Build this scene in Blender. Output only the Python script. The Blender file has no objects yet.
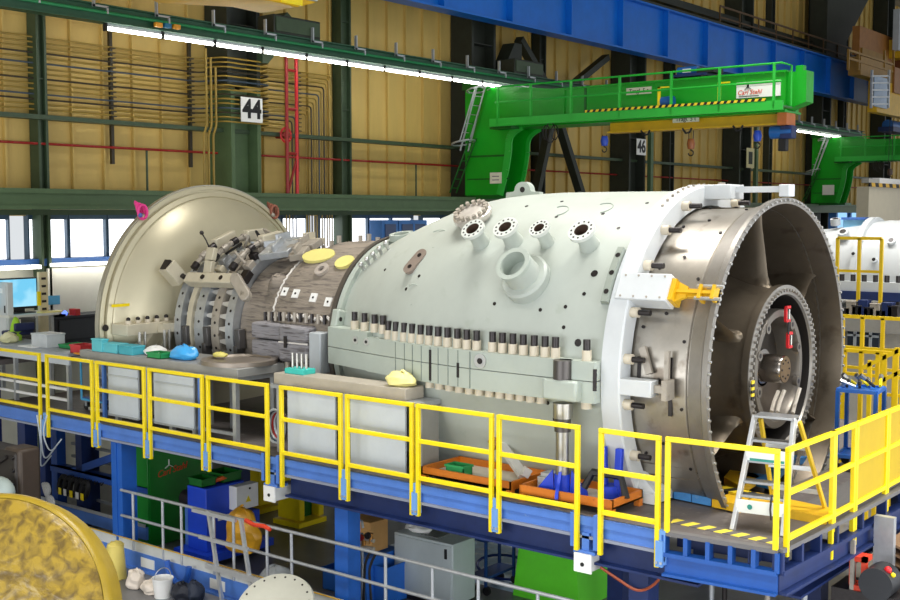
import bpy, bmesh, math, random
from mathutils import Vector as V, Matrix
R_ = math.radians
random.seed(7)
scene = bpy.context.scene
COL = scene.collection
ORD = ['first','second','third','fourth','fifth','sixth','seventh','eighth','ninth','tenth','eleventh','twelfth',
       'thirteenth','fourteenth','fifteenth','sixteenth','seventeenth','eighteenth','nineteenth','twentieth']

# ---------------------------------------------------------------- camera (45.8 mm lens, 6 m above the hall floor)
FPX, HOR = 1145.0, 215.0
YAW = R_(38.5); PIT = math.atan((300-HOR)/FPX)
EYE = V((0,0,6.0))
FW = V((math.cos(YAW)*math.cos(PIT), math.sin(YAW)*math.cos(PIT), -math.sin(PIT)))
RT = V((math.sin(YAW), -math.cos(YAW), 0)); UP = RT.cross(FW)
def P(px, py, X=None, Y=None, Z=None):
    """the point of a real plane (X, Y or Z given) that a sight line meets; used to survey the hall"""
    d = FW + RT*((px-450)/FPX) + UP*((300-py)/FPX)
    if X is not None: t = (X-EYE.x)/d.x
    elif Y is not None: t = (Y-EYE.y)/d.y
    else: t = (Z-EYE.z)/d.z
    return EYE + d*t
cam = bpy.data.cameras.new('camera'); cam_o = bpy.data.objects.new('camera', cam); COL.objects.link(cam_o)
cam.sensor_width = 36; cam.lens = 36*FPX/900; cam.clip_end = 400
m3 = Matrix((RT, UP, -FW)).transposed()
cam_o.matrix_world = Matrix.Translation(EYE) @ m3.to_4x4()
scene.camera = cam_o

# ---------------------------------------------------------------- materials
def lin(c): 
    return tuple(((v/255)/12.92 if v/255 <= .04045 else ((v/255+.055)/1.055)**2.4) for v in c)
MATS = {}
def mat(name, rgb, rough=.5, metal=0.0, var=.10, scale=3.0, bump=0.0, bscale=40, spots=None, stretch=None, trans=0, spec=.5):
    if name in MATS: return MATS[name]
    m = bpy.data.materials.new(name); m.use_nodes = True; MATS[name] = m
    nt = m.node_tree; b = nt.nodes['Principled BSDF']
    c = lin(rgb)
    b.inputs['Roughness'].default_value = rough; b.inputs['Metallic'].default_value = metal
    b.inputs['Specular IOR Level'].default_value = spec
    if trans: b.inputs['Transmission Weight'].default_value = trans
    tc = nt.nodes.new('ShaderNodeTexCoord'); src = tc.outputs['Object']
    if stretch:
        mp = nt.nodes.new('ShaderNodeMapping'); mp.inputs['Scale'].default_value = stretch
        nt.links.new(src, mp.inputs[0]); src = mp.outputs[0]
    nz = nt.nodes.new('ShaderNodeTexNoise'); nz.inputs['Scale'].default_value = scale; nz.inputs['Detail'].default_value = 6
    nz.inputs['Roughness'].default_value = .65
    nt.links.new(src, nz.inputs['Vector'])
    rp = nt.nodes.new('ShaderNodeValToRGB'); rp.color_ramp.elements[0].position = .3; rp.color_ramp.elements[1].position = .7
    rp.color_ramp.elements[0].color = (*[v*(1-var) for v in c], 1); rp.color_ramp.elements[1].color = (*[min(1, v*(1+var)) for v in c], 1)
    nt.links.new(nz.outputs['Fac'], rp.inputs[0]); col = rp.outputs[0]
    if spots:                                   # worn or dirty blotches of another colour: (rgb, amount 0..1, scale)
        n2 = nt.nodes.new('ShaderNodeTexNoise'); n2.inputs['Scale'].default_value = spots[2]; n2.inputs['Detail'].default_value = 8
        nt.links.new(src, n2.inputs['Vector'])
        r2 = nt.nodes.new('ShaderNodeValToRGB'); r2.color_ramp.elements[0].position = 1-spots[1]-.06; r2.color_ramp.elements[1].position = 1-spots[1]+.06
        nt.links.new(n2.outputs['Fac'], r2.inputs[0])
        mx = nt.nodes.new('ShaderNodeMix'); mx.data_type = 'RGBA'; mx.inputs[7].default_value = (*lin(spots[0]), 1)
        nt.links.new(r2.outputs[0], mx.inputs[0]); nt.links.new(col, mx.inputs[6]); col = mx.outputs[2]
    nt.links.new(col, b.inputs['Base Color'])
    if bump:
        n3 = nt.nodes.new('ShaderNodeTexNoise'); n3.inputs['Scale'].default_value = bscale; n3.inputs['Detail'].default_value = 4
        nt.links.new(src, n3.inputs['Vector'])
        bp = nt.nodes.new('ShaderNodeBump'); bp.inputs['Strength'].default_value = bump; bp.inputs['Distance'].default_value = .02
        nt.links.new(n3.outputs['Fac'], bp.inputs['Height']); nt.links.new(bp.outputs[0], b.inputs['Normal'])
    return m
def emit(name, rgb, s):
    if name in MATS: return MATS[name]
    m = bpy.data.materials.new(name); m.use_nodes = True; MATS[name] = m
    nt = m.node_tree; nt.nodes.remove(nt.nodes['Principled BSDF'])
    e = nt.nodes.new('ShaderNodeEmission'); e.inputs[0].default_value = (*lin(rgb), 1); e.inputs[1].default_value = s
    nt.links.new(e.outputs[0], nt.nodes['Material Output'].inputs[0]); return m
def striped(name, c1, c2, period, direc=(1,1,0), rough=.6):
    if name in MATS: return MATS[name]
    m = bpy.data.materials.new(name); m.use_nodes = True; MATS[name] = m
    nt = m.node_tree; b = nt.nodes['Principled BSDF']; b.inputs['Roughness'].default_value = rough
    tc = nt.nodes.new('ShaderNodeTexCoord')
    dp = nt.nodes.new('ShaderNodeVectorMath'); dp.operation = 'DOT_PRODUCT'; dp.inputs[1].default_value = [d/period for d in direc]
    nt.links.new(tc.outputs['Object'], dp.inputs[0])
    fr = nt.nodes.new('ShaderNodeMath'); fr.operation = 'FRACT'; nt.links.new(dp.outputs['Value'], fr.inputs[0])
    gt = nt.nodes.new('ShaderNodeMath'); gt.operation = 'GREATER_THAN'; gt.inputs[1].default_value = .5; nt.links.new(fr.outputs[0], gt.inputs[0])
    mx = nt.nodes.new('ShaderNodeMix'); mx.data_type = 'RGBA'
    mx.inputs[6].default_value = (*lin(c1), 1); mx.inputs[7].default_value = (*lin(c2), 1)
    nt.links.new(gt.outputs[0], mx.inputs[0]); nt.links.new(mx.outputs[2], b.inputs['Base Color']); return m

# ---------------------------------------------------------------- mesh builder
class MB:
    def __init__(s): s.v = []; s.f = []; s.sm = []
    def add(s, vs, fs, smooth=False):
        o = len(s.v); s.v += [V(p) for p in vs]; s.f += [tuple(i+o for i in f) for f in fs]; s.sm += [smooth]*len(fs); return s
    def obox(s, c, size, ax=None):
        c = V(c); ax = ax or (V((1,0,0)), V((0,1,0)), V((0,0,1)))
        h = [V(ax[i])*(size[i]/2) for i in range(3)]
        vs = [c+h[0]*i+h[1]*j+h[2]*k for i in (-1,1) for j in (-1,1) for k in (-1,1)]
        fs = [(0,1,3,2),(4,6,7,5),(0,4,5,1),(2,3,7,6),(0,2,6,4),(1,5,7,3)]
        if h[0].cross(h[1]).dot(h[2]) < 0: fs = [f[::-1] for f in fs]
        return s.add(vs, fs)
    def box(s, x0, x1, y0, y1, z0, z1):
        return s.obox(((x0+x1)/2,(y0+y1)/2,(z0+z1)/2), (abs(x1-x0),abs(y1-y0),abs(z1-z0)))
    def bar(s, p, q, w, h=None, up=(0,0,1)):
        p = V(p); q = V(q); d = q-p; L = d.length; d.normalize(); up = V(up)
        if abs(d.dot(up)) > .99: up = V((1,0,0))
        sx = d.cross(up).normalized(); uz = sx.cross(d)
        return s.obox((p+q)/2, (L, w, h or w), (d, sx, uz))
    def cyl(s, p, q, r, r2=None, n=14, cap=True):
        p = V(p); q = V(q); d = (q-p).normalized(); r2 = r if r2 is None else r2
        a = d.orthogonal().normalized(); b = d.cross(a)
        vs = [p+(a*math.cos(t)+b*math.sin(t))*r for t in [2*math.pi*i/n for i in range(n)]]
        vs += [q+(a*math.cos(t)+b*math.sin(t))*r2 for t in [2*math.pi*i/n for i in range(n)]]
        s.add(vs, [(i,(i+1)%n,(i+1)%n+n,i+n) for i in range(n)], True)
        if cap: s.add(vs, [tuple(range(n))[::-1], tuple(range(n,2*n))])
        return s
    def lathe(s, prof, o, ax, n=32, ref=None, a0=0, a1=360, smooth=True, cap=False):
        """prof = [(along axis, radius)], revolved about axis ax through o, angle measured from ref"""
        o = V(o); ax = V(ax).normalized(); a = V(ref) if ref else ax.orthogonal().normalized(); b = ax.cross(a)
        full = abs(a1-a0) >= 360; m = n if full else n+1; k = len(prof)
        vs = [o+ax*t+(a*math.cos(w)+b*math.sin(w))*r for w in [R_(a0+(a1-a0)*i/n) for i in range(m)] for t, r in prof]
        fs = [(i*k+j, ((i+1)%m)*k+j, ((i+1)%m)*k+j+1, i*k+j+1) for i in range(n) for j in range(k-1)]
        s.add(vs, fs, smooth)
        if cap and not full: s.add(vs, [tuple(range(k)), tuple(range((m-1)*k, m*k))[::-1]])
        return s
    def tube(s, pts, r, n=8, closed=False):
        pts = [V(p) for p in pts]; N = len(pts); prev = None; vs = []
        for i in range(N):
            if closed: d = pts[(i+1)%N]-pts[i-1]
            else: d = pts[min(i+1,N-1)]-pts[max(i-1,0)]
            d.normalize()
            a = d.orthogonal().normalized() if prev is None else (prev-d*prev.dot(d)).normalized()
            prev = a; b = d.cross(a)
            vs += [pts[i]+(a*math.cos(2*math.pi*j/n)+b*math.sin(2*math.pi*j/n))*r for j in range(n)]
        L = N if closed else N-1
        s.add(vs, [(i*n+j, i*n+(j+1)%n, ((i+1)%N)*n+(j+1)%n, ((i+1)%N)*n+j) for i in range(L) for j in range(n)], True)
        if not closed: s.add(vs, [tuple(range(n))[::-1], tuple(range((N-1)*n, N*n))])
        return s
    def prism(s, poly, ext):
        poly = [V(p) for p in poly]; e = V(ext); n = len(poly)
        nrm = sum(((poly[i]-poly[0]).cross(poly[(i+1)%n]-poly[0]) for i in range(1,n-1)), V())
        if nrm.dot(e) > 0: poly = poly[::-1]
        vs = poly+[p+e for p in poly]
        return s.add(vs, [tuple(range(n)), tuple(range(n,2*n))[::-1]]+[((i+1)%n,i,i+n,(i+1)%n+n) for i in range(n)])
    def ball(s, c, rad, n=14, m=8):
        c = V(c); rx, ry, rz = (rad,)*3 if not hasattr(rad,'__len__') else rad
        prof = [(math.sin(math.pi*j/m), -math.cos(math.pi*j/m)) for j in range(m+1)]
        vs = [c+V((rx*r*math.cos(2*math.pi*i/n), ry*r*math.sin(2*math.pi*i/n), rz*z)) for i in range(n) for r, z in prof]
        k = m+1
        return s.add(vs, [(i*k+j, ((i+1)%n)*k+j, ((i+1)%n)*k+j+1, i*k+j+1) for i in range(n) for j in range(m)], True)
    def rough(s, amt, seed=1):
        rnd = random.Random(seed)
        for p in s.v: p += V((rnd.uniform(-1,1), rnd.uniform(-1,1), rnd.uniform(-1,1)))*amt
        return s
    def build(s, name, m, parent=None, bev=0, local=False, label=None, sub=0):
        me = bpy.data.meshes.new(name)
        off = V() if (parent is None or local) else wloc(parent)
        me.from_pydata([p-off for p in s.v], [], s.f)
        me.polygons.foreach_set('use_smooth', s.sm)
        bm = bmesh.new(); bm.from_mesh(me); bmesh.ops.remove_doubles(bm, verts=bm.verts, dist=1e-5)
        bmesh.ops.recalc_face_normals(bm, faces=bm.faces); bm.to_mesh(me); bm.free()
        me.set_sharp_from_angle(angle=R_(38))
        me.materials.append(m)
        o = bpy.data.objects.new(name, me); COL.objects.link(o)
        if parent is not None: o.parent = parent
        if bev:
            b = o.modifiers.new('edge', 'BEVEL'); b.width = bev; b.segments = 2; b.limit_method = 'ANGLE'; b.angle_limit = R_(40)
        if sub:
            b = o.modifiers.new('soft', 'SUBSURF'); b.levels = b.render_levels = sub
        if label: o['label'] = label
        return o
def wloc(o):
    t = V()
    while o is not None: t += o.location; o = o.parent
    return t
def tag(o, label, cat, group=None, kind=None):
    o['label'] = label; o['category'] = cat
    if group: o['group'] = group
    if kind: o['kind'] = kind
    return o
def thing(name, label, cat, loc=(0,0,0), group=None):
    o = bpy.data.objects.new(name, None); COL.objects.link(o); o.location = loc; o.empty_display_size = .1
    return tag(o, label, cat, group)
def struct(o, label=None):
    o['kind'] = 'structure'
    if label: o['label'] = label
    return o
KIDS = None
def kids(o): return [c for c in COL.objects if c.parent is o]
def dup(o, loc=None, label=None, parent=None, group=None):
    c = o.copy(); COL.objects.link(c)
    if parent is not None: c.parent = parent
    if loc is not None: c.location = loc
    if label: c['label'] = label
    if group: c['group'] = group
    for k in kids(o): dup(k, None, None, c)
    return c
def lettering(txt, size, loc, normal, right, m, parent, name='lettering', xscale=1.0, shear=0, thick=.004, bold=.0):
    cu = bpy.data.curves.new(name, 'FONT'); cu.body = txt; cu.size = size; cu.align_x = 'CENTER'; cu.align_y = 'CENTER'; cu.extrude = thick; cu.shear = shear; cu.offset = size*bold
    tmp = bpy.data.objects.new(name, cu); COL.objects.link(tmp); bpy.context.view_layer.update()
    me = bpy.data.meshes.new_from_object(tmp.evaluated_get(bpy.context.evaluated_depsgraph_get())); me.name = name
    bpy.data.objects.remove(tmp); bpy.data.curves.remove(cu); me.materials.clear(); me.materials.append(m)
    o = bpy.data.objects.new(name, me); COL.objects.link(o)
    n = V(normal).normalized(); r = V(right).normalized(); u = n.cross(r)
    off = wloc(parent) if parent is not None else V()
    if parent is not None: o.parent = parent
    o.matrix_local = Matrix.Translation(V(loc)-off) @ Matrix((r*xscale, u, n)).transposed().to_4x4()
    return o
# ================================================================ materials of the hall
CLAD = mat('wall cladding cream', (204,174,98), .55, 0, .10, 1.2, stretch=(1,1,.25))
BOARD = mat('off white board', (226,224,206), .5, 0, .05)
DKGREEN = mat('dark green steel paint', (58,76,52), .5, 0, .15)
BLKGREEN = mat('blackish green steel', (40,45,36), .55, 0, .2)
MIDGREEN = mat('sage green steel', (84,108,72), .5, 0, .12)
RAILGRN = mat('bottle green rail', (38,82,58), .45, 0, .15)
BLUEG = mat('crane girder blue', (4,106,204), .4, 0, .10, 1.5)
BLUEP = mat('platform blue paint', (80,124,202), .4, 0, .10, 3, spots=((130,160,200), .25, 9))
LEGB = mat('leg blue', (34,92,178), .4, 0, .12, 3)
BLUED = mat('deep platform blue', (28,84,164), .4, 0, .12, 3)
NAVY = mat('navy steel', (18,40,92), .5, 0, .2)
YEL = mat('railing yellow paint', (250,222,18), .35, 0, .06, 6)
YEL2 = mat('crane yellow paint', (216,170,20), .45, 0, .12, 2)
GRN = mat('signal green paint', (8,158,26), .4, 0, .10, 1.2)
GRNL = mat('light signal green', (40,176,56), .4, 0, .10, 1.2)
GRND = mat('cabinet green', (8,98,24), .4, 0, .12, 2)
REDP = mat('red pipe paint', (150,28,26), .45, 0, .15)
RED = mat('bright red', (206,28,36), .4, 0, .1)
PIPEY = mat('pale yellow pipe', (150,124,48), .45, 0, .15)
PIPEB = mat('blue grey pipe', (62,76,88), .45, 0, .15)
PIPEK = mat('dark pipe', (52,44,26), .45, 0, .15)
BLACK = mat('black rubber', (22,22,24), .55, 0, .2)
WHITE = mat('white paint', (238,238,236), .45, 0, .04)
STEEL = mat('plain steel', (170,168,162), .3, .9, .12, 5)
GALV = mat('galvanised steel', (186,190,194), .4, .6, .1, 8)
ALU = mat('aluminium', (212,214,216), .35, .7, .06, 6)
GREYB = mat('grey box paint', (176,182,186), .5, 0, .07)
GREYP = mat('pale grey panel', (196,204,212), .5, 0, .05)
CONC = mat('dark concrete floor', (112,112,114), .35, 0, .25, .8, spots=((120,122,126), .36, 3))
TUBE = emit('lit tube', (255,252,240), 16)
DAY = emit('daylight pane', (246,250,255), 2.6)
TXTK = mat('black lettering', (14,14,16), .5, 0, .05)
TXTR = mat('red lettering', (222,66,36), .5, 0, .05)
SIGNW = mat('white sign board', (236,236,232), .5, 0, .03)

WY = 23.4                                     # inner face of the long wall
# floor
m = MB(); m.box(-8,100,-6,WY+.3,-.2,0); struct(m.build('floor', CONC))
m = MB(); m.box(14.6,17.2,9.2,13.6,0,.006); struct(m.build('floor_marking', mat('pale blue floor paint', (176,202,228), .4, 0, .2, 5, spots=((226,234,242), .42, 4))))
m = MB(); m.box(-8,100,-6,WY+.3,19,19.2); struct(m.build('ceiling', mat('roof sheet grey', (140,136,124), .7, 0, .08)))
# wall: board below, window band, cladding above
m = MB(); m.box(-8,100,WY,WY+.25,0,4.95); struct(m.build('wall_back_lower', BOARD))
m = MB(); m.box(-8,100,WY,WY+.25,5.98,19)
x = 9.5
while x < 90:
    m.box(x-.025,x+.025,WY-.10,WY,6.0,19); x += .84
for z in (7.75, 10.4, 13.6): m.box(-8,100,WY-.012,WY,z,z+.02)
struct(m.build('wall_back', CLAD))
FRB = mat('window frame blue', (52,76,96), .45, 0, .1)
n = 0; x = 9.6
while x < 70:
    n += 1; w = 1.02
    f = MB()
    f.box(x,x+w,WY-.08,WY+.1,4.93,5.03); f.box(x,x+w,WY-.08,WY+.1,5.9,6.0)
    f.box(x,x+.035,WY-.08,WY+.1,5.03,5.9); f.box(x+w-.035,x+w,WY-.08,WY+.1,5.03,5.9)
    fo = struct(f.build('window_%d' % n, FRB))
    g = MB(); g.box(x+.045,x+w-.045,WY+.02,WY+.03,5.03,5.9); g.build('pane', DAY, fo)
    x += w+.02
    if n % 4 == 0: x += .42
m = MB(); m.box(-8,100,WY-.3,WY-.08,4.86,5.02); struct(m.build('trim_1', mat('sill blue', (44,92,158), .45)))
m = MB()                                       # lower runway of the wall cranes
m.box(5,95,21.9,22.2,6.46,6.56); m.box(5,95,22.0,22.1,6.2,6.46); m.box(5,95,21.9,22.2,6.12,6.2); struct(m.build('runway_beam', MIDGREEN))
m = MB(); m.box(5,95,22.8,23.1,8.1,8.2); struct(m.build('wall_beam', DKGREEN))
m = MB(); m.box(5,95,22.9,23.3,6.0,6.12); struct(m.build('window_beam', DKGREEN))
m = MB(); m.box(28,95,22.6,23.0,14.6,14.9); struct(m.build('upper_beam', BLKGREEN))
# columns
def hcol(x0, x1, m_, z1=19, y0=22.35, y1=23.35):
    m = MB(); t = .12 if x1-x0 > .8 else .06
    m.box(x0,x0+t,y0,y1,0,z1); m.box(x1-t,x1,y0,y1,0,z1); m.box(x0+t,x1-t,(y0+y1)/2-.05,(y0+y1)/2+.05,0,z1)
    for z in (1.5,4,6.5,9,11.5,14): m.box(x0+t,x1-t,y0+.05,y1,z,z+.03)
    return struct(m.build('column', m_))
big = [19.65+10.1*k for k in range(6)]
for k, x in enumerate(big): hcol(x-.25 if k == 0 else x-.35, x+.75 if k == 0 else x+.95, MIDGREEN if k == 0 else BLKGREEN, z1=9.2 if k == 0 else 19, y0=22.5)
hcol(19.3, 20.4, BLKGREEN, 19, y0=22.5).location.z = 9.3
for x in (14.4, 24.13, 34.2, 44.0, 54.3, 64.5): hcol(x-.1 if x < 20 else x-.2, x+.15 if x < 20 else x+.22, DKGREEN if x < 30 else BLKGREEN, y0=23.0)
# green edge strips on the dark columns
for x in (40.7, 50.8): 
    m = MB(); m.box(x,x+.22,22.2,22.36,0,10.5); struct(m.build('column', MIDGREEN))
# bracing beside the second big column
GX = 34.2
for a, b in (((32.0,11.9),(GX-.1,10.1)), ((37.7,11.9),(GX+.1,10.1)), ((33.0,6.6),(GX-.1,9.6)), ((36.1,6.6),(GX+.1,9.6))):
    m = MB(); m.bar((a[0],22.5,a[1]),(b[0],22.5,b[1]),.3,.22); struct(m.build('brace_beam', BLKGREEN))
m = MB(); m.prism([(33.7,22.45,9.4),(34.7,22.45,9.4),(34.9,22.45,10.3),(33.5,22.45,10.3)],(0,.06,0)); struct(m.build('gusset_column_plate', BLKGREEN))
m = MB(); m.prism([(20.3,22.3,9.9),(20.5,22.3,9.9),(21.6,22.3,11.0),(21.2,22.3,11.3),(20.3,22.3,10.6)],(0,.5,0)); struct(m.build('bracket_beam', DKGREEN))
m = MB(); m.prism([(30.9,22.3,9.9),(31.9,22.3,10.9),(31.9,22.3,11.7),(31.5,22.3,11.7),(30.9,22.3,10.8)],(0,.5,0)); struct(m.build('bracket_beam', BLKGREEN))
m = MB(); m.prism([(58.5,21.9,13.6),(61.4,21.9,13.6),(61.4,21.9,15.2),(66,21.9,19),(58.5,21.9,19)],(0,.9,0)); struct(m.build('bracket_column', BLKGREEN))

# ================================================================ overhead blue crane girder
g = thing('crane_girder', 'long blue plate girder with vertical stiffeners high along the cream wall', 'girder', (40,21.3,12))
GB0, GB1 = 12.0, 13.75
m = MB(); m.box(18,66,21.25,21.32,GB0,GB1); m.build('web', BLUEG, g)
m = MB(); m.box(18,66,21.0,21.55,GB0-.06,GB0); m.build('bottom_flange', BLUEG, g)
m = MB(); m.box(18,66,21.0,21.55,GB1,GB1+.06); m.build('top_flange', BLUEG, g)
m = MB(); m.box(18,66,21.2,21.36,GB1+.06,GB1+.22); m.build('crane_rail', BLKGREEN, g)
x = 19.4
while x < 66:
    m = MB(); m.box(x-.035,x+.035,21.02,21.25,GB0,GB1); m.build('stiffener', BLUEG, g); x += 3.4
wr = thing('walkway_railing', 'brown handrail of the walkway above the blue girder', 'railing', (52,21.9,14))
m = MB(); m.box(46,62,21.85,21.9,14.85,14.93); m.build('top_rail', mat('brown railing', (92,66,36), .5), wr)
m = MB(); m.box(46,62,21.85,21.9,14.4,14.46); m.build('mid_rail', MATS['brown railing'], wr)
for i in range(9):
    m = MB(); m.box(46+i*2-.03,46+i*2+.03,21.85,21.9,13.95,14.85); m.build('post', MATS['brown railing'], wr)

# ================================================================ light rail with tubes
LY, LZ = 21.2, 9.98
lr = thing('lighting_rail', 'bottle green cable rail carrying the row of glowing tubes along the wall', 'rail', (30,LY,10.3))
m = MB(); m.box(6,62,LY-.05,LY+.05,LZ+.12,LZ+.46); m.box(6,62,LY-.16,LY+.16,LZ+.10,LZ+.13); m.box(6,62,LY-.16,LY+.16,LZ+.44,LZ+.47); m.build('channel', RAILGRN, lr)
m = MB(); m.tube([(6,LY-.2,LZ+.3),(20,LY-.2,LZ+.28),(62,LY-.2,LZ+.3)], .035); m.build('cable', mat('green cable', (40,130,80), .4), lr)
x = 9.6
while x < 62:
    m = MB(); m.box(x,x+.035,LY-.24,LY-.16,LZ+.38,LZ+.74); m.box(x,x+.36,LY-.24,LY-.2,LZ+.38,LZ+.42); m.box(x+.32,x+.36,LY-.24,LY-.2,LZ+.26,LZ+.4)
    m.build('hanger_hook', GALV, lr); x += 1.6
def tube_light(i, x, lab):
    t = thing('tube_light', lab, 'light', (x,LY,LZ), 'glowing tubes on the wall rail')
    m = MB(); m.box(x-.71,x+.71,LY-.05,LY+.05,LZ+.03,LZ+.10); m.build('housing', GALV, t)
    m = MB(); m.cyl((x-.70,LY-.03,LZ-.01),(x+.70,LY-.03,LZ-.01),.038,n=10); m.build('tube', TUBE, t)
    for sx in (-.72,.72):
        m = MB(); m.box(x+sx-.02,x+sx+.02,LY-.06,LY+.06,LZ-.06,LZ+.10); m.build('end_cap', BLACK, t)
for i in range(11):
    tube_light(i, 15.55+1.485*i, 'glowing white tube on the green rail, %s counted from the far office end' % ORD[i])
for i in range(5):
    tube_light(i, 52.2+1.485*i, 'glowing white tube between the two green cranes, %s past the crane boom end' % ORD[i])
for (x, z, lab) in ((20.4,10.5,'dark green junction box on the light rail beside column 44'), (30.6,10.5,'dark green junction box on the light rail above the green crane leg')):
    t = thing('junction_box', lab, 'box', (x,21.3,z))
    m = MB(); m.box(x-.8,x+.8,21.1,21.7,z-.05,z+.42); m.build('body', BLKGREEN, t, .02)
    m = MB(); m.box(x-.75,x+.75,21.07,21.1,z+.02,z+.36); m.build('cover', DKGREEN, t)
t = thing('cable_connector', 'green and orange plug connector lying on the light rail', 'connector', (15.9,21.0,10.5))
for i, c in enumerate(((220,150,40),(30,110,150),(220,150,40))):
    x = P(158+9*i, 25+i*.8, Y=20.98).x; z = P(158+9*i, 25+i*1.0, Y=20.98).z
    m = MB(); m.box(x-.09,x+.09,20.92,21.02,z-.05,z+.05); m.build('plug', mat('plug %d %d %d' % c, c, .4), t, .01)

# ================================================================ pipes on the wall
def bend(pts, r=.12, k=5):
    out = [V(pts[0])]
    for i in range(1,len(pts)-1):
        a, b, c = V(pts[i-1]), V(pts[i]), V(pts[i+1]); u = (a-b); w = (c-b); rr = min(r, u.length*.45, w.length*.45)
        p0 = b+u.normalized()*rr; p1 = b+w.normalized()*rr
        for j in range(k+1):
            s = j/k; out.append(p0*(1-s)**2+b*2*s*(1-s)+p1*s*s)
    return out+[V(pts[-1])]
NP = 15
for i in range(NP):
    z = 9.92-.113*i; xr = 23.62-.1*i if i < 11 else 22.2-.12*(i-11)
    pts = [(7,23.15,z),(18.9,23.15,z),(19.1,22.38,z),(20.6,22.38,z),(20.8,23.15,z),(xr,23.1,z),(xr,23.1,5.1 if i % 4 else 4.95)]
    mm = PIPEB if i in (5,11) else (PIPEK if i in (3,8,12) else PIPEY)
    m = MB(); m.tube(bend(pts), .021, 6)
    word = {id(PIPEB):'blue grey', id(PIPEK):'dark', id(PIPEY):'yellow'}[id(mm)]
    tag(m.build('wall_pipe', mm), 'thin %s pipe running along the wall and bending down, %s from the top' % (word, ORD[i]), 'pipe', 'pipes along the cream wall')
for i in range(3):
    x = 18.62+.15*i
    m = MB(); m.tube(bend([(x,22.5,10.1-.22*i),(x,22.5,8.2),(x-.1,22.5,8.0),(x-.1,22.5,6.5)]), .03, 7)
    tag(m.build('riser_pipe', PIPEY), 'upright yellow pipe beside column 44, %s counted towards the column' % ORD[i], 'pipe', 'yellow risers at the column')
for i, px in enumerate((116.5, 195, 302)):
    x = P(px,100,Y=23.0).x; t = thing('pipe_support', ['dark pipe clamp strip between the thin column and the disc','dark pipe clamp strip just before column 44','dark pipe clamp strip beyond column 44 near the nested pipe bends'][i], 'support', (x,23.1,8), 'clamp strips holding the wall pipes')
    m = MB(); m.box(x-.04,x+.04,23.17,23.25,7.2,10.3); m.build('strip', PIPEK, t)
    for k in range(NP):
        m = MB(); m.box(x-.07,x+.07,23.09,23.17,9.92-.113*k-.035,9.92-.113*k-.01); m.build('clamp', PIPEK, t)
m = MB(); m.tube([(6,23.05,7.58),(70,23.05,7.58)], .03, 8); tag(m.build('fire_pipe', REDP), 'long thin dark red pipe running the length of the cream wall', 'pipe')
for (px, lab) in ((147,'thin dark drop pipe below the red pipe between the windows and column 44'),(416,'thin dark drop pipe below the red pipe before the green crane')):
    x = P(px,170,Y=23.1).x; m = MB(); m.tube([(x,23.1,7.58),(x,23.1,6.5)], .03, 6); tag(m.build('drop_pipe', DKGREEN), lab, 'pipe')
t = thing('pipe_rack', 'tall red pipe rack standing beside column 44', 'pipe rack', (21.0,22.1,6.5))
for x in (20.85, 21.2):
    m = MB(); m.tube([(x,22.0,6.5),(x,22.0,10.1)], .045, 8); m.build('upright', RED if x > 21.1 else REDP, t)
for z in (7.6, 8.75, 9.75):
    m = MB(); m.tube([(20.83,22.0,z),(21.22,22.0,z)], .04, 8); m.build('rung', REDP, t)
m = MB(); m.tube([(20.85,22.0,6.55),(21.2,22.0,7.5)], .035, 8); m.build('diagonal', REDP, t)
p = P(286,135,Y=22.7)
t = thing('valve', 'red handwheel valve on the wall right of column 44', 'valve', p)
m = MB(); m.lathe([(-.02,.18),(.0,.22),(.02,.18),(.0,.15),(-.02,.18)], p, (0,-1,0), 18); m.build('handwheel', RED, t)
m = MB(); m.cyl(p, p+V((0,.35,0)), .09); m.box(p.x-.2,p.x+.2,p.y-.02,p.y+.02,p.z-.025,p.z+.025); m.build('body', REDP, t)

# signs on the columns
def plate_sign(name, lab, p, w, h, txt, size, xs=1.0):
    t = thing(name, lab, 'sign', p)
    m = MB(); m.box(p.x-w/2,p.x+w/2,p.y,p.y+.02,p.z-h/2,p.z+h/2); m.build('plate', SIGNW, t)
    lettering(txt, size, p+V((0,-.006,-.0)), (0,-1,0), (1,0,0), TXTK, t, xscale=xs, bold=.03)
plate_sign('column_sign', 'white square plate with black number 44 on the sage green column', P(252,110,Y=22.3), .72, .62, '44', .66, .95)
plate_sign('column_sign', 'small white plate with black number 46 on the dark column under the crane', P(641.5,147,Y=22.1), .72, .62, '46', .66, .95)
p = P(750.5,158,Y=22.1); t = thing('column_sign', 'small cream plate on the dark column nearer the second green crane', 'sign', p)
m = MB(); m.box(p.x-.42,p.x+.42,p.y,p.y+.02,p.z-.45,p.z+.45); m.build('plate', mat('cream plate', (210,200,150), .5), t)
m = MB(); m.box(p.x-.2,p.x+.2,p.y-.01,p.y,p.z-.28,p.z+.28); m.build('dark_panel', TXTK, t)

# yellow overhead trolley at the top edge of view
t = thing('crane_trolley', 'yellow underside of an overhead crane trolley near column 44', 'crane', P(255,4,Y=18))
a, b, c = P(196,-4,Y=18), P(298,7,Y=18), P(316,3,Y=18)
m = MB(); m.prism([a,V((b.x-.8,18,b.z+.02)),b,c,V((c.x,18,c.z+1.2)),V((a.x-1.5,18,a.z+1.2)),V((a.x-1,18,a.z+.2))],(0,1.2,0)); m.build('body', YEL2, t, .03)
m = MB(); m.box(a.x-1.0,c.x,18.2,21.0,c.z+1.2,c.z+1.9); m.build('bridge_girder', YEL2, t)
m = MB(); m.box(b.x-.5,b.x+.1,17.96,18.0,b.z+.03,b.z+.22); m.build('guard_plate', YEL, t)
m = MB(); m.box(c.x-.5,c.x-.05,17.9,18.0,c.z+.02,c.z+.12); m.build('end_stop', GALV, t)
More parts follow.
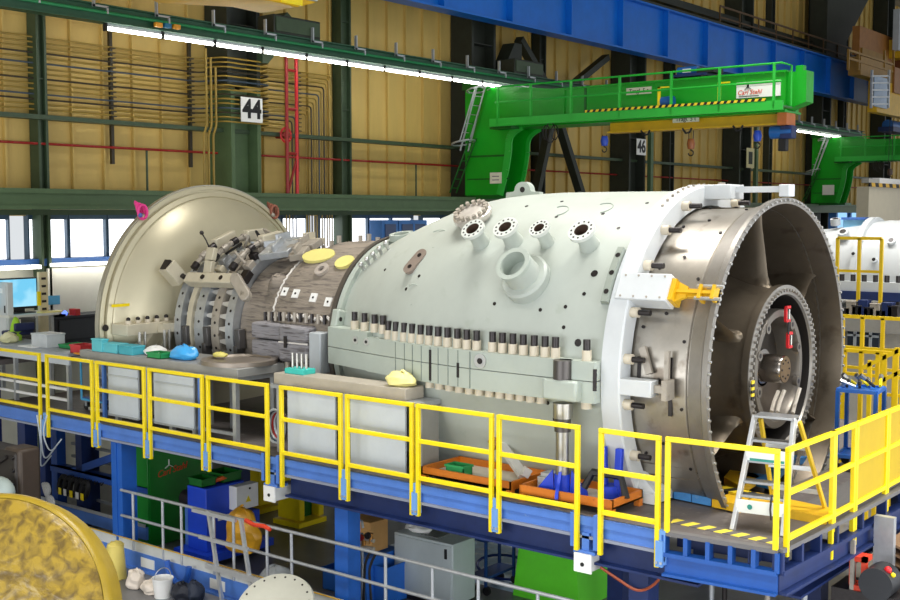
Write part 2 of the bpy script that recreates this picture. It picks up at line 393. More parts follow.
# ================================================================ green wall crane: boom straight out from the wall
def wall_crane():
    X0, X1 = 28.85, 29.75; zb, zt = 8.71, 9.69
    t = thing('wall_crane', 'near green cantilever crane whose boom carries a white maker sign', 'crane', (29.3,21.5,6.6))
    # boom box girder
    m = MB(); m.box(X0,X1,11.85,20.4,zb,zt); m.box(X0-.06,X1+.06,11.82,20.4,zt,zt+.05); m.box(X0-.1,X1+.1,11.82,20.6,zb-.05,zb)
    m.build('boom', GRN, t)
    m = MB(); m.prism([(X0+.12,11.85,zb+.02),(X0+.12,11.35,zb+.2),(X0+.12,11.35,zt+.02),(X0+.12,11.85,zt)],(.5,0,0)); m.box(X0+.15,X0+.35,11.45,11.65,zt,zt+.16); m.build('boom_head', GRN, t)
    for y in (13.0, 15.7, 17.9):
        m = MB(); m.box(X0-.02,X0,y-.04,y+.04,zb,zt); m.build('stiffener', GRND if y > 17 else GRN, t)
    # haunch and leg, two cheek plates with a recessed web
    arc = [(20.62-.5*s**4, zb-.75+.74*s) for s in [i/8 for i in range(9)]]
    poly = [(22.3,9.95),(20.9,9.95),(18.6,zt),(18.6,zb)]+[(y,z) for y, z in arc[::-1]]+[(20.72,7.4),(20.95,6.62),(22.3,6.62)]
    for x, nm in ((X0-.04,'cheek_plate'),(X1-.02,'cheek_plate')):
        m = MB(); m.prism([(x,y,z) for y, z in poly],(.06,0,0)); m.build(nm, GRN, t)
    m = MB(); m.box(X0,X1,21.35,21.45,6.62,10.0); m.build('leg_web', GRND, t)
    for x in (X0-.16, X1-.1):
        m = MB(); pts = [(20.95,6.62),(20.72,7.4)]+arc
        for (ya,za),(yb,zb_) in zip(pts,pts[1:]): m.bar((x+.12,ya,za),(x+.12,yb,zb_),.24,.05,(1,0,0))
        m.build('leg_flange', GRNL, t)
    m = MB(); m.box(X0,X1,20.55,22.3,6.5,6.62); m.box(X0-.2,X1+.2,21.6,22.3,9.9,10.25); m.build('carriage', GRND, t)
    m = MB(); m.box(X0-.06,X0-.04,20.6,22.2,7.8,7.86); m.box(X0-.06,X0-.04,20.6,22.2,7.1,7.14); m.build('leg_stiffener', GRND, t)
    # top plate fanning out at the root
    m = MB(); m.box(X0-.5,X0,20.2,21.0,zb-.1,zb-.03); m.build('root_plate', GRND, t)
    # walkway
    m = MB(); m.box(X0-.62,X0-.02,11.65,20.9,zb+.03,zb+.08); m.build('walkway_floor', GRND, t)
    m = MB(); m.box(X0-.66,X0-.60,11.65,20.9,zb-.04,zb+.2); m.build('toe_board', GRNL, t)
    m = MB(); m.box(X0-.668,X0-.66,12.1,17.5,zb+.2,zb+.27); m.box(X0-.668,X0-.60,12.1,17.5,zb+.2,zb+.21); m.build('hazard_strip', striped('hazard strip fine', (236,206,40), (24,22,20), .19, (0,1,.6)), t)
    for z, nm in ((zb+1.14,'top_rail'),(zb+.68,'mid_rail')):
        m = MB(); m.tube([(X0-.63,11.7,z),(X0-.63,20.7,z)], .028, 8); m.build(nm, GRNL, t)
    for y in (11.9,13.4,14.8,16.4,18.0,19.4,20.6):
        m = MB(); m.box(X0-.66,X0-.6,y-.03,y+.03,zb,zb+1.14); m.build('rail_post', GRNL, t)
    m = MB(); m.tube([(X0-.63,11.7,zb+1.14),(X0-.1,11.66,zb+1.12),(X0-.1,11.66,zb+.1)], .028, 8); m.build('end_rail', GRNL, t)
    # ladders at the root
    l = MB()
    for x in (X0-.55, X0-.15): l.tube([(x,22.1,8.0),(x,21.45,9.95)], .03, 6)
    for k in range(7): l.tube([(X0-.5,22.2-.13*k,8.3+.27*k),(X0-.15,22.2-.13*k,8.3+.27*k)], .015, 6)
    l.build('access_ladder', GALV, t)
    for k in range(2):
        l = MB(); c = V((X0-.4,22.1-.6*k,8.25+1.6*k)); l.tube([c+V((.4*math.cos(w),-.35*math.sin(w),.08*math.sin(w))) for w in [i*math.pi/6 for i in range(12)]], .028, 6, True); l.build('cage_hoop', GALV, t)
    for s in (-.38,.1):
        l = MB(); l.tube([(X0-.4+s,21.95,8.25),(X0-.4+s,21.35,9.85)], .022, 6); l.build('cage_bar', GALV, t)
    l = MB()
    for x in (X0-.45, X0-.12): l.tube([(x,22.6,6.7),(x,21.8,8.4)], .022, 6)
    for k in range(6): l.tube([(X0-.45,22.55-.13*k,6.85+.28*k),(X0-.12,22.55-.13*k,6.85+.28*k)], .015, 6)
    l.build('lower_ladder', GRND, t)
    # hoist beam below
    m = MB(); yb, z0 = 12.1, 8.40
    m.box(29.25,29.35,yb,17.3,z0,zb-.05); m.box(29.1,29.5,yb,17.3,z0-.03,z0+.02); m.build('hoist_beam', YEL2, t)
    for y in (13.4,14.9,16.2):
        m = MB(); m.tube([(29.1,y,z0),(29.1,y-.1,z0-.14),(29.1,y-.22,z0-.12),(29.1,y-.28,z0)], .03, 6); m.build('cable_loop', BLACK, t)
    for y, s in ((18.6,.1),(18.75,.14),(18.9,.1)):
        m = MB(); m.tube([(28.3+s*0,y+s*math.cos(w)*1.2,zb-.3+s*2.2*math.sin(w)) for w in [i*math.pi/5 for i in range(10)]], .016, 5, True); m.build('hanging_cable', BLACK, t)
    m = MB(); m.box(X0+.1,X1-.2,11.85,12.1,8.35,8.75); m.build('end_stop', mat('orange grey', (196,110,50), .5), t)
    return t
cr = wall_crane()
cr2 = dup(cr, cr.location+V((29.1,0,0)), 'far green cantilever crane at the end of the light row')
for k in kids(cr2):
    if k.name.startswith(('hazard_strip','stiffener')): bpy.data.objects.remove(k)
F = 28.85
# the maker sign, capacity plates, yellow uprights on the walkway
s0, s1 = P(736,98,X=28.8), P(780,90.5,X=28.8)
t = thing('maker_sign', 'white oblong maker sign with red lettering on the near green boom', 'sign', (28.82,(s0.y+s1.y)/2,9.3))
ym = (s0.y+s1.y)/2; w = abs(s0.y-s1.y)
m = MB(); m.box(28.82,28.85,s1.y,s0.y,9.09,9.50); m.build('board', SIGNW, t)
m = MB(); m.box(28.816,28.82,s1.y,s0.y,9.38,9.50); m.build('grey_band', mat('sign grey', (196,200,190), .5), t)
lettering('Carl Stahl', .17, (28.812,s0.y-.30*w,9.23), (-1,0,0), (0,-1,0), TXTR, t, 'red_lettering', 1.0, .3, .003)
m = MB(); c = V((28.808,s0.y-.27*w,9.33))
m.ball(c+V((0,0,.075)), (.006,.035,.04), 10, 6)
for a in (-50, 50, 0): m.bar(c+V((0,0,.05)), c+V((0,-.12*math.sin(R_(a)),.05-.11*math.cos(R_(a)) if a else .0)), .008, .03, (1,0,0))
m.build('emblem', TXTK, t)
m = MB(); m.box(28.814,28.82,s0.y-.52*w,s0.y-.06*w,9.12,9.145); m.build('small_print_bar', mat('sign print grey', (110,110,112), .5), t)
for (px, py, X, txt, lab) in ((639,91,28.84,'Tragl. 5 t','small pale load plate on the side of the near green boom'), (686,119,29.0,'Tragl. 5 t','small pale load plate on the yellow hoist beam')):
    p = P(px, py, X=X); t = thing('load_plate', lab, 'sign', p)
    m = MB(); m.box(X-.012,X,p.y-.4,p.y+.4,p.z-.09,p.z+.1); m.build('plate', mat('pale plate', (214,212,190), .5), t)
    lettering(txt, .17, (X-.016,p.y,p.z), (-1,0,0), (0,-1,0), TXTK, t)
for i, px in enumerate((659,719)):
    p = P(px, 106, X=28.4); t = thing('stop_post', 'small yellow hoop post on the crane walkway %s' % ('beside the blue motor','near the white maker sign')[i], 'post', p, 'hoop posts on the crane walkway')
    m = MB(); m.box(28.38,28.42,p.y-.04,p.y+.04,8.9,9.5); m.build('upright', YEL, t)
    m = MB(); m.box(28.38,28.42,p.y-.3,p.y+.04,9.46,9.5); m.build('arm', YEL, t)
p = P(667,106,X=28.5); t = thing('winch_motor', 'small blue motor standing on the near crane walkway', 'motor', (28.5,p.y,8.9))
m = MB(); m.cyl((28.5,p.y-.2,9.1),(28.5,p.y+.15,9.1),.14); m.build('housing', mat('motor blue', (28,96,170), .4), t)
m = MB(); m.box(28.4,28.6,p.y-.15,p.y+.1,8.9,9.0); m.build('foot', BLACK, t)
# crab on the boom
MOT = MATS['motor blue']
t = thing('hoist_crab', 'dark blue hoist trolley on rails on top of the green boom', 'hoist', (29.3,14.6,9.84))
y = P(695,66,X=29.3).y
m = MB(); m.box(28.95,29.65,y-.5,y+.6,9.8,9.87); m.build('frame', NAVY, t)
m = MB(); m.cyl((29.3,y-.1,9.98),(29.3,y+.5,9.98),.13,n=16); m.build('drum', MOT, t)
m = MB(); m.box(29.0,29.6,y-.7,y-.2,9.87,10.0); m.build('gearbox', BLACK, t)
m = MB(); m.box(29.14,29.16,y+.05,y+.3,9.93,10.03); m.build('plate', WHITE, t)
for s in (-.4,.5):
    m = MB(); m.cyl((28.95,y+s,9.78),(29.65,y+s,9.78),.06); m.build('wheel', BLACK, t)
# hanging hooks
def hook(px, py, X, lab, body, cat='hook', z_top=8.34):
    p = P(px, py, X=X); t = thing('hook_block', lab, cat, p)
    for s in (-.07,.07):
        m = MB(); m.tube([(X,p.y+s,p.z+.1),(X,p.y+s,z_top)], .012, 5); m.build('rope', BLACK, t)
    m = MB(); m.lathe([(-.15,.02),(-.14,.09),(0,.12),(.14,.09),(.15,.02)], p, (0,0,1), 12); m.build('body', body, t)
    pts = [p+V((0,.075*math.sin(w),-.25-.075*math.cos(w))) for w in [R_(a) for a in range(180,480,30)]]
    m = MB(); m.tube([p+V((0,0,-.14))]+pts, .02, 6); m.build('hook', PIPEK, t)
hook(604.5,141,29.3,'blue ball hook block hanging at the inner end of the hoist beam', mat('hook blue', (20,70,190), .4))
hook(691,144,29.3,'orange hook block hanging under the middle of the yellow beam', mat('hook orange', (150,84,34), .4))
hook(757.5,136,29.3,'blue ball hook block hanging near the boom end beside the chain hoist', MATS['hook blue'])
hook(890,172,52,'dark hook on ropes in front of the grey cabinet at the right edge', mat('dark hook', (70,50,40), .4), 'hook', 10.2)
p = P(784,132,X=29.3); t = thing('chain_hoist', 'blue electric chain hoist under the tip of the green boom', 'hoist', p)
m = MB(); m.cyl(p+V((0,.35,0)),p+V((0,-.25,0)),.17,n=16); m.build('motor', MATS['motor blue'], t)
m = MB(); m.box(p.x-.16,p.x+.16,p.y-.28,p.y+.05,p.z-.18,p.z+.16); m.build('gearbox', NAVY, t, .02)
m = MB(); m.box(p.x-.1,p.x+.1,p.y-.1,p.y+.12,p.z-.5,p.z-.17); m.build('chain_bag', BLACK, t, .02)
m = MB(); m.box(p.x-.05,p.x+.05,p.y-.05,p.y+.05,p.z+.15,8.36); m.build('hanger', mat('orange grey', (196,110,50)), t)
p = P(587,196,X=0.1) if False else None
p = P(587,176,Y=20.4,) if False else None
# white notice on the leg
t = thing('leg_notice', 'small white notice on the leg of the near green crane', 'notice', (28.7,21.0,7.3))
q = P(586/1, 178, X=28.78) if False else P(496, 178, X=28.78)
m = MB(); m.box(28.76,28.78,q.y-.22,q.y+.22,q.z-.17,q.z+.17); m.build('board', mat('notice cream', (232,228,206), .5), t)
for k in (.05,-.06):
    m = MB(); m.box(28.755,28.76,q.y-.13,q.y+.13,q.z+k-.012,q.z+k+.012); m.build('printed_line', MATS['sign print grey'], t)
q = P(830,190,X=57.85); t = thing('leg_notice', 'small white plate on the leg of the far green crane', 'notice', q)
m = MB(); m.box(57.6,57.62,q.y-.3,q.y+.3,q.z-.25,q.z+.25); m.build('board', WHITE, t)

# ================================================================ yellow crane cab at the upper right
CY = 19.0
def cp(px, py, Y=CY): return P(px, py, Y=Y)
t = thing('crane_cab', 'ochre overhead crane end carriage with balcony rails in the upper corner', 'crane', cp(880,100))
OCH = mat('ochre crane paint', (150,112,40), .5, 0, .15); OCH2 = mat('orange crane paint', (150,98,40), .5, 0, .15)
def slab(px0, px1, py0, py1, name, m_, d=1.5, dy=0):
    a, b = cp(px0,py1,CY+dy), cp(px1,py0,CY+dy); m = MB(); m.box(a.x+min(d*.85,(b.x-a.x)*.5),b.x,CY+dy,CY+dy+d*.3,a.z,b.z); return m.build(name, m_, t)
slab(848,893,66,71,'balcony_floor', OCH, 2)
slab(852,893,38,52,'orange_box', OCH2, 1.2, .6)
slab(856,888,56,66,'yellow_box', OCH, 1.0, .5)
slab(893,925,20,48,'switch_cabinet', GREYB, 1.0)
slab(890,925,48,54,'upper_floor', YEL2, 2)
slab(868,930,94,110,'end_beam', YEL2, 1.5)
slab(895,930,55,78,'brown_panel', mat('rust brown', (120,66,28), .5), 1.0, .3)
slab(892,930,78,92,'orange_frame', OCH2, .4, -.1)
for px in (848, 858, 884, 893):
    m = MB(); a, b = cp(px,70), cp(px,50); m.box(a.x-.05,a.x+.05,CY-.05,CY+.05,a.z,b.z); m.build('rail_post', OCH, t)
for py in (50, 58):
    m = MB(); a, b = cp(848,py), cp(893,py); m.box(a.x,b.x,CY-.04,CY+.04,a.z-.05,a.z+.05); m.build('rail', OCH, t)
m = MB()
for px in (871,888): 
    a, b = cp(px,108,CY-.4), cp(px+1,70,CY-.4); m.bar(a, b, .1)
for k in range(5):
    a, b = cp(871,104-7*k,CY-.4), cp(888,104-7*k,CY-.4); m.bar(a, b, .07)
m.build('ladder', GALV, t)
m = MB(); a, b = cp(874,106,CY-.1), cp(888,79,CY-.1); m.box(a.x,b.x,CY-.1,CY-.05,a.z,b.z); m.build('white_guard', mat('pale blue guard', (170,190,215), .4), t)
p = P(893,128,Y=20); t = thing('trolley_motor', 'blue trolley on top of the far green crane boom', 'hoist', p)
m = MB(); m.box(p.x-1.2,p.x+2,19.6,20.4,p.z-.25,p.z); m.build('frame', NAVY, t)
m = MB(); m.cyl((p.x-.9,20,p.z+.1),(p.x+1.5,20,p.z+.1),.3); m.build('motor', MATS['motor blue'], t)
# ================================================================ the gas turbine, axis along Y
AX, AZ = 14.55, 3.96
def er(a): a = R_(a); return V((-math.cos(a),0,math.sin(a)))
def et(a): a = R_(a); return V((math.sin(a),0,math.cos(a)))
EY = V((0,1,0))
def T(y, r, a): return V((AX,y,AZ))+er(a)*r
TO = (AX,0,AZ)
def L(m, prof, n=96, a0=None, a1=None, smooth=True, cap=True):
    """profile [(y, r)] about the turbine axis; angles are measured from the camera side (-X) upwards"""
    if a0 is None: return m.lathe(prof, TO, (0,1,0), n, (-1,0,0), 0, 360, smooth)
    return m.lathe(prof, TO, (0,1,0), n, (-1,0,0), a0, a1, smooth, cap)
CAS = mat('casing pale green grey', (180,187,179), .42, 0, .06, 1.3, spots=((164,172,160), .3, 2.2))
CAS2 = mat('casing flange grey', (174,183,174), .4, 0, .06, 2)
RINGW = mat('ring white grey', (208,212,214), .4, 0, .05, 2)
INOX = mat('rolled stainless', (176,170,160), .34, .85, .16, 1.6, spots=((128,118,106), .36, 2.5), stretch=(1,1,1))
INOXR = mat('machined rim', (150,146,140), .4, .7, .1, 5)
DARKM = mat('dark inlet metal', (112,102,88), .42, .75, .16, 1.6, spots=((92,82,70), .36, 3))
BOLTM = mat('bolt steel', (206,206,204), .3, .85, .08)
OLD = mat('weathered bracket grey', (168,160,148), .45, .2, .15, 4, spots=((120,112,100), .35, 6))
BEIGE = mat('disc beige', (196,188,160), .36, .35, .05, 1.0)
BEIGE2 = mat('bracket beige', (198,190,168), .45, .1, .08, 3)
QUILT = mat('quilted insulation', (142,132,120), .8, 0, .22, 3, bump=.8, bscale=7, spots=((104,96,90), .40, 5), stretch=(1,.6,5))
QUILT2 = mat('grey quilted insulation', (140,138,142), .8, 0, .22, 3, bump=.9, bscale=8, spots=((94,90,92), .42, 6), stretch=(1,.5,5))
PATCH = mat('pale yellow patch', (224,214,130), .6, 0, .06)
CREAM = mat('cream collar', (206,196,176), .5, 0, .05)
STUDK = mat('dark stud', (50,46,46), .35, .5, .2, 20)
gt = thing('gas_turbine', 'huge pale green gas turbine casing with open steel inlet, raised through the platform', 'turbine', (AX,10,1.6))

# --- inlet casing (stainless shell) with bolted rim
m = MB(); L(m, [(7.2,2.0),(7.1,2.0),(7.1,2.13),(6.27,2.14),(6.25,2.12),(6.22,2.12)], 128); ic = m.build('inlet_casing', INOX, gt)
m = MB(); L(m, [(6.23,2.12),(6.22,2.165),(6.04,2.20),(6.0,2.262),(5.93,2.27),(5.93,2.19)], 128); rim = m.build('inlet_rim', INOXR, gt)
m = MB(); L(m, [(5.93,2.19),(6.1,2.14),(6.6,2.07),(7.5,1.98)], 96); m.build('inlet_lining', DARKM, gt)
m = MB(); m.ball((0,0,0),.001); 
b0 = None
for k in range(100):
    a = k*360/100+1
    if b0 is None:
        m = MB(); p = T(5.93,2.235,a); m.cyl(p-EY*.03,p,.017,.018,8); b0 = m.build('rim_bolt', BOLTM, gt); c0 = a
    else:
        o = b0.copy(); COL.objects.link(o); o.parent = gt
        o.location = (T(5.93,2.235,a)-T(5.93,2.235,c0)); 
# surface screws
sc0 = None
for y, off in ((6.32,0),(6.62,9),(6.9,4)):
    for a in range(-30,101,22):
        p = T(y,2.13,a+off); 
        if sc0 is None: sc0 = p
        m = MB(); m.cyl(p-er(a+off)*.01,p+er(a+off)*.022,.022,n=8); m.build('screw', STUDK, gt)
# --- hub
m = MB(); L(m, [(7.5,1.6),(7.1,1.42),(6.7,1.24),(6.35,1.13),(6.1,1.09),(6.02,1.09),(6.02,1.12),(5.93,1.12)], 96); m.build('hub_shell', DARKM, gt)
m = MB(); L(m, [(5.93,1.12),(5.92,1.12),(5.92,1.0),(5.95,.985)], 96); m.build('hub_rim', INOXR, gt)
k0 = None
for k in range(72):
    a = k*5
    if k0 is None:
        m = MB(); p = T(5.92,1.055,a); m.cyl(p-EY*.04,p,.02,.022,8); k0 = m.build('hub_bolt', INOXR, gt)
    else:
        o = k0.copy(); COL.objects.link(o); o.parent = gt; o.location = T(5.92,1.055,a)-T(5.92,1.055,0)
m = MB(); L(m, [(5.95,.985),(6.2,.965),(6.6,.94),(6.6,.78)], 64); m.build('hub_bore', mat('bore metal', (34,30,27), .6, .3, .2, 2), gt)
m = MB(); L(m, [(6.4,.80),(6.0,.80),(5.98,.79),(5.98,.70),(6.02,.68),(6.4,.68)], 64); br = m.build('bearing_ring', mat('bearing ring grey', (122,116,108), .4, .6, .1), gt)
m = MB(); L(m, [(6.3,.7),(6.28,.4),(6.28,.02)], 64); m.build('bearing_plate', mat('bearing plate grey', (64,59,54), .4, .6, .15, 3), br)
for a in (20,55,125,160,-20,-160):
    m = MB(); p = T(5.98,.69,a); m.cyl(p-EY*.012,p+EY*.05,.07,n=14); m.build('lug', MATS['bearing ring grey'], br)
    m = MB(); m.cyl(p-EY*.016,p-EY*.012,.032,n=10); m.build('lug_hole', STUDK, br)
m = MB(); L(m, [(6.2,.67),(6.2,.22)], 48, -178, -2); m.build('lower_bearing_cover', mat('bearing cover brown', (84,74,64), .4, .5, .15), gt)
m = MB(); L(m, [(6.3,.19),(5.93,.19),(5.9,.18)], 40); L(m, [(6.28,.25),(6.2,.25),(6.2,.19)], 40); sh = m.build('shaft_end', mat('polished shaft', (176,170,164), .22, 1, .04), gt)
m = MB(); m.cyl((AX,5.9,AZ),(AX,5.895,AZ),.175,n=32); m.build('shaft_face', mat('shaft face bronze', (120,98,70), .4, .7, .15, 14), sh)
for k in range(8):
    a = k*45; p = V((AX,5.895,AZ))+er(a)*.12; m = MB(); m.cyl(p-EY*.01,p,.014,n=8); m.build('face_bolt', STUDK, sh)
# --- struts
for k in range(6):
    a = 87+60*k; secs = []
    for r, w, y0, y1 in ((1.05,.44,6.02,7.4),(1.12,.22,6.1,7.4),(1.24,.12,6.14,7.4),(1.6,.09,6.18,7.4),(1.92,.09,6.22,7.4),(2.05,.12,6.22,7.4),(2.14,.2,6.18,7.4)):
        q = T(0,r,a); t_ = et(a); c = []
        for s in [i/6 for i in range(7)]: c.append((y0+(y1-y0)*s*s, w/2*math.sin(min(1,s*1.6)*math.pi/2)))
        secs.append([q+EY*y+t_*h for y, h in c[::-1]]+[q+EY*y-t_*h for y, h in c[1:]])
    m = MB(); n = len(secs[0])
    m.add([p for s in secs for p in s], [(i*n+j,i*n+(j+1)%n,(i+1)*n+(j+1)%n,(i+1)*n+j) for i in range(len(secs)-1) for j in range(n)], True)
    m.build('inlet_strut', DARKM, gt)
m = MB(); L(m, [(7.4,2.0),(7.42,1.5)], 64); m.build('inlet_vane_ring', mat('dark vane ring', (52,48,44), .5, .5, .2, 6), gt)
# --- white ring frame
m = MB(); L(m, [(7.0,2.17),(7.0,2.42),(7.02,2.44),(7.26,2.44),(7.26,2.17),(7.0,2.17)], 128); wr_ = m.build('ring_frame', RINGW, gt)
for k, a in enumerate((91,69,53.2,37.7,21.5,7,-7,-24.2,-40,-56,107,123,139,155)):
    p = T(7.0,2.31,a); m = MB(); m.cyl(p,p-EY*.1,.065,n=14); s = m.build('ring_stud', CREAM, gt)
    m = MB(); m.cyl(p-EY*.1,p-EY*.26,.036,n=10); m.build('threaded_end', STUDK, s)
def arm(a, y0, y1, r0, r1, w, name, mm, par=gt, bev=.012):
    m = MB(); c = T((y0+y1)/2,(r0+r1)/2,a); m.obox(c,(w,y1-y0,r1-r0),(et(a),EY,er(a))); return m.build(name, mm, par, bev)
def ab(m, a, y0, y1, r0, r1, w, dt=0):
    m.obox(T((y0+y1)/2,(r0+r1)/2,a)+et(a)*dt,(w,y1-y0,r1-r0),(et(a),EY,er(a)))
# top arm
ta = arm(90, 6.62, 7.26, 2.25, 2.45, .42, 'top_arm', RINGW)
m = MB(); ab(m,90,5.98,6.62,2.34,2.42,.12); m.build('arm_beam', RINGW, ta)
m = MB(); ab(m,90,5.86,6.0,2.28,2.44,.2); m.build('arm_end_block', RINGW, ta, .01)
m = MB(); p = T(6.85,2.45,90); m.cyl(p,p+V((0,0,.03)),.05); m.build('arm_bolt', OLD, ta)
for k in range(12):
    a = 62+3.6*k; m = MB(); p = T(7.13,2.44,a); m.cyl(p,p+er(a)*.03,.02,n=8); m.build('ring_pin', OLD, gt)
# middle arm with yellow locking bracket
ma = arm(28.5, 6.5, 7.2, 2.2, 2.46, .36, 'middle_arm', RINGW)
for y in (6.58,6.76,6.94,7.12):
    for s in (-.14,.14):
        m = MB(); p = T(y,2.46,28.5)+et(28.5)*s; m.cyl(p,p+er(28.5)*.008,.014,n=8); m.build('arm_screw', OLD, ma)
m = MB(); ab(m,28.5,6.44,6.5,2.18,2.42,.28); ab(m,28.5,5.96,6.46,2.28,2.33,.11); ab(m,28.5,5.96,6.46,2.23,2.38,.04); ab(m,28.5,6.1,6.14,2.22,2.4,.18); ab(m,28.5,5.93,5.97,2.22,2.4,.18)
m.prism([T(6.44,2.31,28.5)+et(28.5)*.13,T(6.44,2.31,28.5)-et(28.5)*.13,T(6.3,2.31,28.5)-et(28.5)*.07,T(6.3,2.31,28.5)+et(28.5)*.07],er(28.5)*.04)
yb = m.build('locking_bracket', YEL2, gt)
for s in (-.08,.08):
    m = MB(); p = T(6.18,2.36,28.5)+et(28.5)*s; m.cyl(p,p-EY*.34,.022,n=8); m.build('bracket_bolt', BOLTM, yb)
# lower arm and clamp
la = arm(-1.2, 6.58, 7.1, 2.22, 2.42, .2, 'lower_arm', RINGW)
m = MB(); ab(m,-1.2,6.42,6.58,2.24,2.34,.09); ab(m,-1.2,6.38,6.45,2.2,2.4,.24); m.build('clamp_block', OLD, la)
m = MB(); ab(m,1.5,6.44,6.50,2.2,2.25,.5,.1); m.build('clamp_plate', OLD, la)
for y, a0, ln in ((6.9,3.5,.34),(6.47,-1,.72)):
    m = MB(); ab(m,a0,y-.025,y+.025,2.12,2.14,ln); m.build('casing_slot', STUDK, gt)
m = MB(); p = T(6.78,2.16,7); m.obox(p+er(7)*.03,(.34,.09,.05),(et(7)*.93+EY*.36,EY*.93-et(7)*.36,er(7))); m.build('slanted_clip', OLD, gt)
m = MB(); m.box(12.52,13.0,6.72,7.3,2.41,2.54); m.prism([(12.6,6.75,2.54),(12.95,6.75,2.54),(12.9,7.0,2.75),(12.65,7.0,2.75)],(0,.2,0)); m.build('ring_foot', RINGW, gt)
# three hole bracket
m = MB(); prof = [(7.27,2.36),(7.27,2.5),(7.36,2.5),(7.42,2.36)]; L(m, prof, 12, 23, 41, True); b = m.build('hole_bracket', mat('bracket green grey', (150,158,148), .45, 0, .08), gt)
for a in (26,32,38):
    m = MB(); p = T(7.31,2.5,a); m.cyl(p-er(a)*.01,p+er(a)*.004,.035,n=12); m.build('bracket_hole', STUDK, b)
# --- main casing
CP = [(7.22,2.37),(8.2,2.375),(9.3,2.375),(9.9,2.35),(10.3,2.31),(10.7,2.24),(11.1,2.13),(11.5,2.0),(11.9,1.85),(12.3,1.69),(12.55,1.58)]
def cr_(y):
    for (a,b),(c,d) in zip(CP,CP[1:]):
        if y <= c: return b+(d-b)*(y-a)/(c-a)
    return CP[-1][1]
m = MB(); L(m, [(7.22,2.1)]+CP+[(12.55,1.3)], 128); m.build('main_casing', CAS, gt)
for y, a in ((7.93,21.5),(7.64,33.1),(7.66,10.6),(9.05,21.1),(7.8,41.9),(7.29,55.8),(8.3,20),(8.7,58),(9.4,66),(8.0,60),(7.6,52),(10.3,70),(7.9,15),(8.1,-9),(8.0,-14),(10.6,31),(10.8,26),(11.6,38),(8.9,70),(7.5,68),(7.7,26)):
    rr = .05 if (y,a) in ((7.64,33.1),(7.66,10.6),(8.0,-14)) else .026
    p = T(y,cr_(y),a); m = MB(); m.cyl(p-er(a)*.02,p+er(a)*.004,rr,n=12); m.build('drill_hole', STUDK, gt)
for y, a, r in ((10.67,48.7,.2),(10.65,23.6,.16),(8.75,62,.14),(8.1,64,.15)):      # shallow ring marks
    p = T(y,cr_(y)+.003,a); n_ = er(a); m = MB(); m.tube([p+(EY*math.cos(w)+et(a)*math.sin(w))*r for w in [R_(i*12) for i in range(4,22)]], .008, 5); m.build('weld_ring', CAS2, gt)
# nozzles
def nozzle(y, a, rp, rf, rb, h, name, nb=12, tilt=0, collar=None, lab=None):
    n_ = (er(a)+V((0,0,1))*tilt).normalized(); p = T(y,cr_(y)-.06,a); f = p+n_*(h+.06)
    m = MB(); m.lathe([(0,rp*1.25),(.09,rp*1.1),(h*.55,rp),(h+.02,rp)], p, n_, 28); nz = m.build(name, CAS, gt, label=lab)
    m = MB(); m.lathe([(h*.5,rb),(h+.06,rb),(h+.06,rf),(h+.01,rf),(h+.01,rp)], p, n_, 32); fl = m.build('nozzle_flange', CAS2 if collar else mat('light flange', (214,218,212), .4, .1, .06, 6), nz)
    m = MB(); m.lathe([(h*.6,.001),(h*.6,rb*.99),(h+.055,rb*.99)], p, n_, 28); m.build('nozzle_bore', mat('rust bore', (92,72,60), .6, .2, .25, 12) if not collar else CAS2, nz)
    u = n_.orthogonal().normalized(); w_ = n_.cross(u)
    for k in range(nb):
        t_ = 2*math.pi*k/nb; q = f+(u*math.cos(t_)+w_*math.sin(t_))*(rf+rb)/2; m = MB(); m.cyl(q-n_*.01,q+n_*.004,.014,n=8); m.build('bolt_hole', STUDK, fl)
    if collar:
        m = MB(); m.lathe([(0,collar),(.16,collar),(.19,collar-.03),(.19,rp)], p, n_, 40); m.build('saddle_collar', CAS, nz)
nozzle(9.65,44,.115,.175,.10,.31,'nozzle')
nozzle(9.10,44.5,.12,.18,.095,.31,'nozzle')
nozzle(8.55,44.5,.09,.145,.075,.30,'nozzle')
nozzle(7.88,43.8,.12,.185,.10,.30,'nozzle')
nozzle(8.62,29.6,.235,.245,.18,.42,'wide_nozzle',0,.1,.34)
p = T(10.1,cr_(10.1)-.05,57); n_ = er(57)
m = MB(); m.lathe([(0,.24),(.13,.24),(.13,.29),(.19,.29),(.2,.27),(.2,0.001)], p, n_, 40); cv = m.build('bolted_cover', mat('cover plate', (206,200,192), .35, .4, .1, 8), gt)
u = EY; w_ = et(57)
for k in range(16):
    t_ = 2*math.pi*k/16; q = p+n_*.19+(u*math.cos(t_)+w_*math.sin(t_))*.235; m = MB(); m.cyl(q,q+n_*.07,.032,n=8); m.build('cover_bolt', OLD, cv)
# link plate
def stad(c, ax, up_, half, r): return [c+ax*half+(ax*math.cos(w)+up_*math.sin(w))*r for w in [R_(-90+15*i) for i in range(13)]]+[c-ax*half-(ax*math.cos(w)+up_*math.sin(w))*r for w in [R_(-90+15*i) for i in range(13)]]
p = T(10.81,cr_(10.81),37.5); d = (et(37.5)*.88-EY*.35).normalized(); n_ = er(37.5); s_ = n_.cross(d)
m = MB(); m.prism(stad(p,d,s_,.13,.095), n_*.05); lk = m.build('link_plate', mat('link brown grey', (150,136,126), .45, .3, .1), gt)
for s in (-.11,.11):
    m = MB(); q = p+d*s+n_*.05; m.cyl(q-n_*.01,q+n_*.004,.035,n=12); m.build('link_hole', STUDK, lk)
